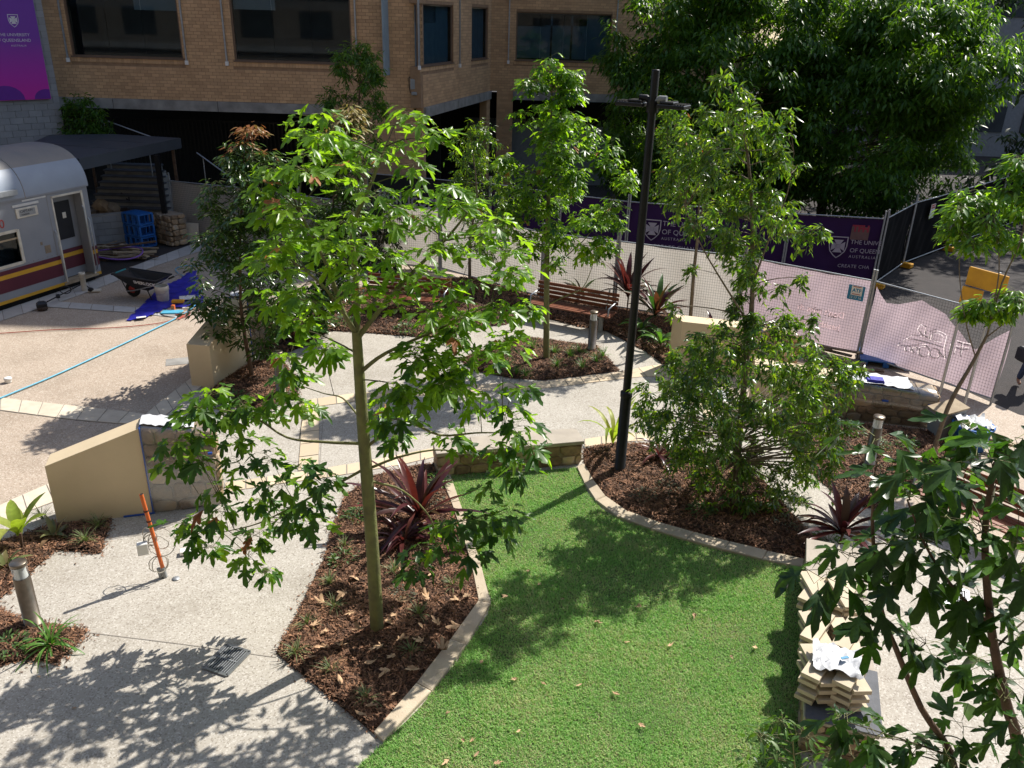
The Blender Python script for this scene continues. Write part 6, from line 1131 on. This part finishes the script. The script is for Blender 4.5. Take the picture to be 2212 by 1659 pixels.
# ---- trees along the fence and the building
bq = Vector((-1.25, 22.2, 0)); tree('wispy_tree', 'wispy fine-leaved tree at the fence left of the island tree', bq, [bq, Vector((-1.25, 22.2, 1.5)), AY(1030, 420, 22.2), AY(1015, 280, 22.2)], .05, .01, [(c, .4) for c in silhouette([(1012, 258), (980, 300), (988, 380), (984, 450), (1000, 540), (1060, 560), (1095, 500), (1088, 360), (1060, 285)], 22.2, 70, .9)], dict(tpl='narrow', mats=['leaf_lilly'], pick=lambda p: 0, size=(.11, .17), per=11, shoots=6, droop=1.2, weep=.6), (), 'bark_grey', 150, style='strung', first=.2)
bq = Vector((-4.9, 26.3, 0)); tree('upright_shrub_tree', 'bushy dark green tree standing against the brick corner', bq, [bq, Vector((-4.95, 26.3, 3)), AY(780, 100, 26.3)], .07, .012, [(c, .42) for c in silhouette([(780, 88), (738, 118), (722, 190), (695, 240), (665, 272), (690, 340), (760, 380), (820, 350), (828, 220), (812, 130)], 26.3, 90, .8)], dict(tpl='narrow', mats=['leaf_hedge'], pick=lambda p: 0, size=(.14, .24), per=10, shoots=6, droop=1.1), (), 'bark_brown', 150, style='strung', first=.15)
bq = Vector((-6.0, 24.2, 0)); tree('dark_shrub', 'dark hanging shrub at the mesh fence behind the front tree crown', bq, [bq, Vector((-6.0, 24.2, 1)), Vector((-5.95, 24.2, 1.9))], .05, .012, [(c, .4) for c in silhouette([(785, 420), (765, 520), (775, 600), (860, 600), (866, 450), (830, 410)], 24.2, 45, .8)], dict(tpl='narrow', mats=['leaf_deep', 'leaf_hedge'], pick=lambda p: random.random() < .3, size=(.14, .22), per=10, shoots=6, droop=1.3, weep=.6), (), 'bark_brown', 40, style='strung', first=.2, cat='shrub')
bq = Vector((-14.6, 29.0, 0)); tree('wall_shrub', 'green shrub growing above the canopy beside the grey block wall', bq, [bq, Vector((-14.6, 29.0, 2.5)), AY(175, 240, 29.0)], .06, .012, [(c, .35) for c in silhouette([(150, 215), (140, 292), (200, 300), (236, 292), (226, 250), (190, 213)], 29., 45, .6)], dict(tpl='small', mats=['leaf_hedge'], pick=lambda p: 0, size=(.12, .2), per=9, shoots=6, droop=1.1), (), 'bark_brown', 60, style='strung', first=.5, cat='shrub')
hp = lambda p: 0
bq = Vector((6.6, 31.0, 0)); tree('evergreen_tree', 'huge dense evergreen tree beside the brick building, left one of the pair', bq, [bq, Vector((6.7, 31, 2)), Vector((6.5, 31, 5)), Vector((6.4, 31, 9))], .2, .06, [(c, .7) for c in dome((6.9, 31.3, 4.3), (4.0, 3.4, 5.6), 380, .5)], dict(tpl='small', mats=['leaf_hedge'], pick=hp, size=(.2, .32), per=9, shoots=14, droop=.95), (), 'bark_brown', 300, first=.2, petiole=False)
bq = Vector((11.2, 30.6, 0)); tree('evergreen_tree', 'huge dense evergreen tree behind the purple banner fence, right one of the pair', bq, [bq, Vector((11.1, 30.6, 2)), Vector((11.4, 30.6, 5)), Vector((11.6, 30.6, 9.5))], .2, .06, [(c, .7) for c in dome((11.9, 30.4, 4.2), (3.9, 3.3, 4.9), 350, .5)] + [(c, .6) for c in dome((13.0, 28.4, 6.2), (2.4, 2.0, 2.2), 70)], dict(tpl='small', mats=['leaf_hedge'], pick=hp, size=(.2, .32), per=9, shoots=14, droop=.95), (), 'bark_brown', 300, first=.2, petiole=False)
for i, (x, y, h, lab) in enumerate(((21.0, 34.5, 14, 'dark shaded tree at the right edge beyond the black fence'), (25.5, 34, 15, 'tall dark tree farthest right beyond the black fence, placed to shade the road'), (17.5, 43, 10, 'dark shaded tree behind the evergreen pair, glimpsed at its right side'))):  # first two set tall and forward to throw shade on the road
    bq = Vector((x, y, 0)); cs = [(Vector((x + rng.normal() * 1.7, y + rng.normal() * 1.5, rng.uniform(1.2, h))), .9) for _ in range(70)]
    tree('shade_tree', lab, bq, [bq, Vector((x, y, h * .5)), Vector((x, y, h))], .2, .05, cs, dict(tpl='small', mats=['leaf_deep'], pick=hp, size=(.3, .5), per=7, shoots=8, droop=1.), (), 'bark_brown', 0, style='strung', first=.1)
# ---- thin young tree at the right
bt = G(2008, 1000); bt.z = .04; Yt = bt.y
tree('young_tree', 'thin leaning young tree with bare forked stem in front of the yellow signs', bt, A([(2008, 1002), (2048, 880), (2100, 785), (2132, 725)], Yt), .045, .022, [(AY(x, y, Yt + d), .26) for x, y, d in ((2070, 470, 0), (2060, 510, .2), (2110, 440, .3), (2130, 490, -.2), (2170, 420, 0), (2200, 470, .2), (2215, 390, 0), (2150, 520, .1), (2100, 530, -.2), (2080, 440, .3), (2205, 530, .2), (2190, 360, .1), (2230, 440, -.2), (2140, 440, .4))] + [(AY(x, y, Yt + d), .15) for x, y, d in ((2120, 660, 0), (2160, 680, .1), (2195, 660, 0), (2095, 680, .1), (2180, 640, .2))], dict(tpl='fine', mats=['leaf_flame', 'leaf_strap'], pick=lambda p: random.random() < .3, size=(.12, .2), per=9, shoots=15, droop=.9), [(A([(2132, 725), (2165, 610), (2205, 520), (2215, 440)], Yt), .018, .006), (A([(2132, 725), (2158, 590), (2150, 500)], Yt), .014, .006), (A([(2108, 775), (2085, 690), (2072, 580), (2080, 490)], Yt), .012, .006), (A([(2132, 728), (2180, 690), (2215, 660)], Yt), .012, .006)], 'bark_grey', 300, first=.9)
# ---- foreground shrub at the bottom
bq = G(1722, 1700); tree('leafy_shrub', 'light green leafy shrub at the bottom edge beside the stone seat wall', bq, [bq, AY(1715, 1640, bq.y), AY(1712, 1590, bq.y)], .012, .005, [(AY(x, y, bq.y + d), .11) for x, y, d in ((1640, 1590, 0), (1690, 1560, .1), (1740, 1590, 0), (1620, 1640, -.1), (1680, 1640, 0), (1750, 1645, .1), (1790, 1620, 0), (1660, 1600, .1))], dict(tpl='fine', mats=['leaf_low', 'leaf_flame'], pick=lambda p: random.random() < .4, size=(.07, .13), per=6, shoots=3, droop=.5), (), 'bark_green', 300, cat='shrub', first=.0)
# ---- cordylines, straps, bromeliads: each leaf a part
def strap_mesh(L, W, el, arch, seg=7, tipw=.05, waist=.35):
    V, F = [], []; x, z, a = 0., 0., el
    for i in range(seg + 1):
        t = i / seg; w_ = W * (waist + (1 - waist) * min(1, t / .35)) * (1 - max(0, (t - .5) / .5) ** 1.6 * (1 - tipw)); V += [(x, -w_ / 2, z + w_ * .18), (x, 0, z), (x, w_ / 2, z + w_ * .18)]
        x += L / seg * math.cos(a); z += L / seg * math.sin(a); a -= arch / seg * (1 + t)
    for i in range(seg): q = 3 * i; F += [(q, q + 3, q + 4, q + 1), (q + 1, q + 4, q + 5, q + 2)]
    return np.array(V), np.array(F)
SM = {}
def rosette(name, label, base, n, L, W, mats, el=(.2, 1.4), arch=(.5, 1.6), stem=0, cat='plant', group=None, nm='leaf', tiers=1, waist=.35):
    R = thing(name, label, cat, base, group)
    if stem: b = MB(); b.tube([base, base + Vector((.02, 0, stem))], .018, 8); b.build('stem', 'bark_brown', R)
    for k in range(n):
        e = el[0] + (el[1] - el[0]) * ((k % 10) + random.random()) / 10; ar = random.uniform(*arch); i = random.randrange(4); m = random.choice(mats); key = (round(e, 1), round(ar, 1), round(waist, 2), m)
        if key not in SM: me = arrmesh('leaf', *strap_mesh(1, 1, e, ar, waist=waist), True); SM[key] = None; 
        l = random.uniform(*L); w_ = random.uniform(*W); me = arrmesh('leaf', *strap_mesh(l, w_, e, ar, waist=waist), True); me.materials.append(M[m])
        o = bpy.data.objects.new(nm, me); C.objects.link(o); o.parent = R; o.location = (random.uniform(-.02, .02), random.uniform(-.02, .02), stem * random.uniform(.75, 1) if stem else .0); o.rotation_euler = (random.uniform(-.15, .15), 0, k * 2.4 + random.uniform(-.3, .3))
    return R
def GZ(x, y, z=.05): p = G(x, y, z); return p
rosette('cordyline', 'large purple-leaved cordyline right behind the front tree trunk', GZ(905, 1130), 34, (.85, 1.35), (.08, .12), ['leaf_cordy'], (.35, 1.45), (.3, .9), .12)
rosette('cordyline', 'low spreading purple cordyline at the foot of the front tree', GZ(872, 1172), 34, (.45, .7), (.05, .08), ['leaf_cordy'], (.1, 1.2), (.6, 1.5))
rosette('cordyline', 'tall purple cordyline against the mesh fence right of the centre bench', GZ(1352, 690, .03), 30, (.9, 1.3), (.1, .15), ['leaf_cordy'], (.4, 1.45), (.3, .9), .75)
rosette('cordyline', 'purple and green cordyline just right of the lamp post, before the mesh fence', GZ(1412, 715, .03), 28, (.8, 1.2), (.1, .15), ['leaf_cordy', 'leaf_cordy', 'leaf_cordy_green'], (.4, 1.45), (.3, 1.0), .5)
rosette('strap_plant', 'broad green strap-leaved plant at the right end of the centre bench', GZ(1385, 722, .03), 12, (.5, .85), (.1, .14), ['leaf_cordy_green', 'leaf_strap'], (.5, 1.3), (.8, 1.7), .1)
rosette('strap_plant', 'pale green broad-leaved plant at the cream wall near the bench', GZ(1425, 755, .03), 9, (.5, .8), (.11, .15), ['leaf_strap', 'leaf_low'], (.7, 1.3), (.8, 1.9), .15)
rosette('strap_plant', 'green strap-leaved plant behind the centre bench', GZ(1255, 655, .03), 10, (.6, .9), (.07, .1), ['leaf_cordy_green', 'leaf_strap'], (.7, 1.35), (.6, 1.3), .3)
rosette('cordyline', 'small reddish cordyline in the mulch right of the lamp post base', GZ(1422, 990), 14, (.4, .62), (.06, .09), ['leaf_cordy'], (.2, 1.2), (.5, 1.3), .06)
rosette('cordyline', 'purple cordyline at the corner of the lawn and the right seat wall', GZ(1812, 1180), 26, (.65, 1.0), (.08, .12), ['leaf_cordy'], (.2, 1.45), (.3, 1.0), .25)
rosette('cordyline', 'dark low cordyline in the bed left of the benches', GZ(645, 740, .03), 16, (.4, .6), (.06, .09), ['leaf_cordy'], (.0, 1.1), (.8, 1.6), .05)
rosette('cordyline', 'purple cordyline behind the cream wall, by the pale slim stem', GZ(1540, 740, .03), 12, (.45, .7), (.07, .1), ['leaf_cordy'], (.4, 1.4), (.4, 1.1), .3)
rosette('ginger_plant', 'wilting yellow-green ginger leaves left of the lamp post', GZ(1322, 968), 9, (.7, 1.05), (.07, .1), ['leaf_lime'], (1.1, 1.5), (.5, 2.0), .12, waist=.12)
rosette('bromeliad', 'green and red bromeliad at the foot of the left cream wall', GZ(118, 1158, .04), 15, (.22, .34), (.06, .085), ['leaf_brom'], (.15, 1.25), (.3, 1.0), waist=.7)
rosette('bromeliad', 'green and red bromeliad at the left picture edge behind the bollard', GZ(14, 1225, .04), 15, (.25, .38), (.065, .09), ['leaf_brom'], (.15, 1.25), (.3, 1.0), waist=.7)
rosette('palm_seedling', 'young palm with broad lime pleated leaves at the left edge', GZ(48, 1180, .04), 7, (.45, .68), (.16, .22), ['leaf_lime'], (.9, 1.45), (.4, 1.5), .22, waist=.1)
rosette('daylily', 'bright green arching strap plant at the left bollard', GZ(108, 1395, .04), 34, (.35, .6), (.018, .028), ['leaf_strap'], (.3, 1.45), (.8, 2.2), waist=.8)
for (x, y, lab) in ((20, 1400, 'small leafy groundcover at the left edge beside the bollard'), (1440, 745, 'low leafy clump at the left end of the far cream wall'), (1410, 735, 'low green clump beneath the purple cordyline near the lamp post'), (985, 735, 'leafy clump at the left end of the island bed'), (620, 870, 'feathery groundcover at the front of the wall-end bed'), (500, 868, 'low leafy clump under the dark tree in the wall-end bed'), (1900, 968, 'leafy clump right of the bollard before the stone wall'), (1960, 965, 'light green clump in the mulch before the grey tub'), (1830, 935, 'dark low clump at the foot of the stone wall end'), (1700, 1135, 'silvery low clump by the kerb under the weeping tree'), (1790, 1165, 'leafy clump beside the corner cordyline'), (1440, 1060, 'silvery groundcover in the mulch below the lamp post'), (1390, 1075, 'pale low groundcover in the mulch nearest the curved kerb'), (1510, 1110, 'dark leafy clump beneath the weeping tree'), (930, 1085, 'silvery groundcover at the kerb behind the front tree'), (945, 1045, 'small green clump beside the stone seat wall end'), (770, 1120, 'low green clump at the left side of the front bed'), (745, 1215, 'leafy clump left of the front tree trunk'), (865, 1290, 'silvery low clump right of the front tree trunk'), (985, 1160, 'variegated clump beside the kerb right of the front tree'), (1150, 662, 'dark leafy clump at the left end of the centre bench'), (1010, 690, 'dark leafy clump between the two far benches'), (880, 715, 'low leafy clump in front of the left far bench'), (745, 700, 'low leafy clump at the left end of the far bed'), (2050, 1010, 'light green clump under the young leaning tree')):
    p = GZ(x, y, .03); far = p.y; R = thing('groundcover', lab, 'plant', p); n = 130; sil_ = 'silver' in lab or 'pale' in lab or 'feathery' in lab; m = 'leaf_silver' if sil_ else 'leaf_low'; r = .2 if far < 14 else .3
    a = rng.uniform(0, 6.28, n); rr = r * np.sqrt(rng.random(n)); h = .03 + .16 * (1 - (rr / r) ** 2) * rng.random(n) * (1.4 if far > 14 else 1); pos = np.stack([p.x + rr * np.cos(a), p.y + rr * np.sin(a), p.z + h], 1); d = np.stack([np.cos(a), np.sin(a), rng.uniform(-.2, .9, n)], 1) + rng.normal(0, .3, (n, 3)); nr_ = np.stack([np.zeros(n), np.zeros(n), np.ones(n)], 1) + rng.normal(0, .4, (n, 3))
    foliage(R, pos, d, nr_, rng.uniform(.04, .085, n) * (.8 if sil_ else 1.1) * (1.3 if far > 14 else 1), 'narrow' if sil_ else 'fine', [m], np.zeros(n, int), 0)
    b = MB()
    for k in range(10): q = pos[rng.integers(0, n)]; b.tube([p - Vector((0, 0, .03)), Vector(q)], .003, 3, False)
    b.build('stems', 'twig', R, kind='stuff')
def tuft(px, py, label, group, L=(.14, .26), n=34, m='leaf_grass_tuft', z=.05):
    p = GZ(px, py, z); Vs, Fs, base = [], [], 0
    for k in range(n):
        V, F = strap_mesh(random.uniform(*L), random.uniform(.006, .011), random.uniform(.5, 1.5), random.uniform(.3, 1.5), 4, .1, .8); a = random.uniform(0, 6.28); c, s = math.cos(a), math.sin(a)
        Vs.append(V @ np.array([[c, s, 0], [-s, c, 0], [0, 0, 1]]) + np.array([random.uniform(-.02, .02), random.uniform(-.02, .02), 0])); Fs.append(F + base); base += len(V)
    o = link('grass_tuft', arrmesh('grass_tuft', np.concatenate(Vs), np.concatenate(Fs)), m, None, p); tag(o, label, 'grass tuft', group)
for x, y in ((712, 1262), (662, 1352), (640, 1412), (716, 1452), (792, 1510), (888, 1412), (905, 1330), (977, 1268), (745, 1185), (722, 1312), (850, 1235)): tuft(x, y, 'small striped grass tuft in the mulch around the front tree trunk', 'striped grass tufts in the front bed')
for x, y in ((1095, 792), (1083, 752), (1115, 808), (1150, 752), (1197, 762), (1203, 792), (1250, 762), (1258, 795), (1288, 782), (1302, 770), (1062, 775), (1135, 812), (1080, 800), (1230, 772)): tuft(x, y, 'green grass tuft in the mulch of the island bed around the small tree', 'grass tufts in the island bed', (.2, .36), 44, 'leaf_strap')
for x, y, l in ((185, 1172, 'variegated grass tuft beside the bromeliad at the left cream wall'), (212, 1140, 'thin grass tuft tight against the left cream wall'), (92, 1120, 'thin grass tuft left of the bromeliad'), (570, 778, 'pale grass tuft behind the dark glossy tree trunk'), (595, 768, 'pale grass tuft beside the bollard behind the dark glossy tree')): tuft(x, y, l, 'grass tufts by the cream walls', (.18, .32), 40, z=.04)
# ---- fallen leaves
def fallen(px, py, label, group, z, s):
    p = G(px, py, z); v, f = TPL['flame'][random.randrange(6)] if random.random() < .7 else TPL['fine'][1]; V = v.copy(); c_ = random.uniform(.3, 1.1); V[:, 2] = c_ * V[:, 0] ** 2 + random.uniform(-.5, .9) * (V[:, 1] - .4) ** 2 + rng.normal(0, .07, len(V)); V[:, 0] *= random.uniform(.5, .95); V -= V.mean(0); V[:, 2] -= V[:, 2].min()
    o = link('fallen_leaf', arrmesh('fallen_leaf', V * s, f), 'dry_leaf', None, p); o.rotation_euler = (random.uniform(-.15, .15), random.uniform(-.15, .15), random.uniform(0, 6.28)); tag(o, label, 'fallen leaf', group)
for x, y in ((1165, 1262), (1215, 1295), (1355, 1388), (1040, 1430), (1385, 1568), (1030, 1630), (1075, 1648), (1020, 1600), (1000, 1600), (962, 1648), (1110, 1468), (1175, 1478), (967, 1540), (1380, 1312), (1447, 1395), (1140, 1235), (1290, 1345), (1630, 1400), (1580, 1420), (1250, 1480), (1500, 1330), (1090, 1290), (1330, 1500), (1120, 1580)): fallen(x, y, 'dry tan leaf lying on the green lawn', 'dry leaves on the lawn', .045, random.uniform(.05, .105))
for x, y in ((850, 1330), (740, 1290), (757, 1325), (817, 1402), (838, 1345), (908, 1352), (942, 1345), (977, 1355), (985, 1297), (702, 1367), (682, 1350), (740, 1397), (868, 1382), (800, 1432), (832, 1455), (1000, 1240), (930, 1242), (872, 1232), (690, 1300), (770, 1360), (868, 1300), (890, 1450), (850, 1500), (780, 1545), (670, 1420), (735, 1470), (955, 1400), (920, 1290), (1010, 1290), (765, 1250), (700, 1400), (812, 1345), (846, 1420), (905, 1385), (800, 1525)): fallen(x, y, 'dry tan lobed leaf lying on the mulch around the front tree', 'dry leaves on the front mulch bed', .105, random.uniform(.10, .17))
for x, y, l in ((84, 1462, 'single reddish dry leaf on the pale path at the lower left'), (160, 1530, 'single brown dry leaf on the pale path among shadows at the lower left'), (655, 1348, 'tiny dry leaf on the pale path just left of the front bed')): fallen(x, y, l, None, .004, .06)
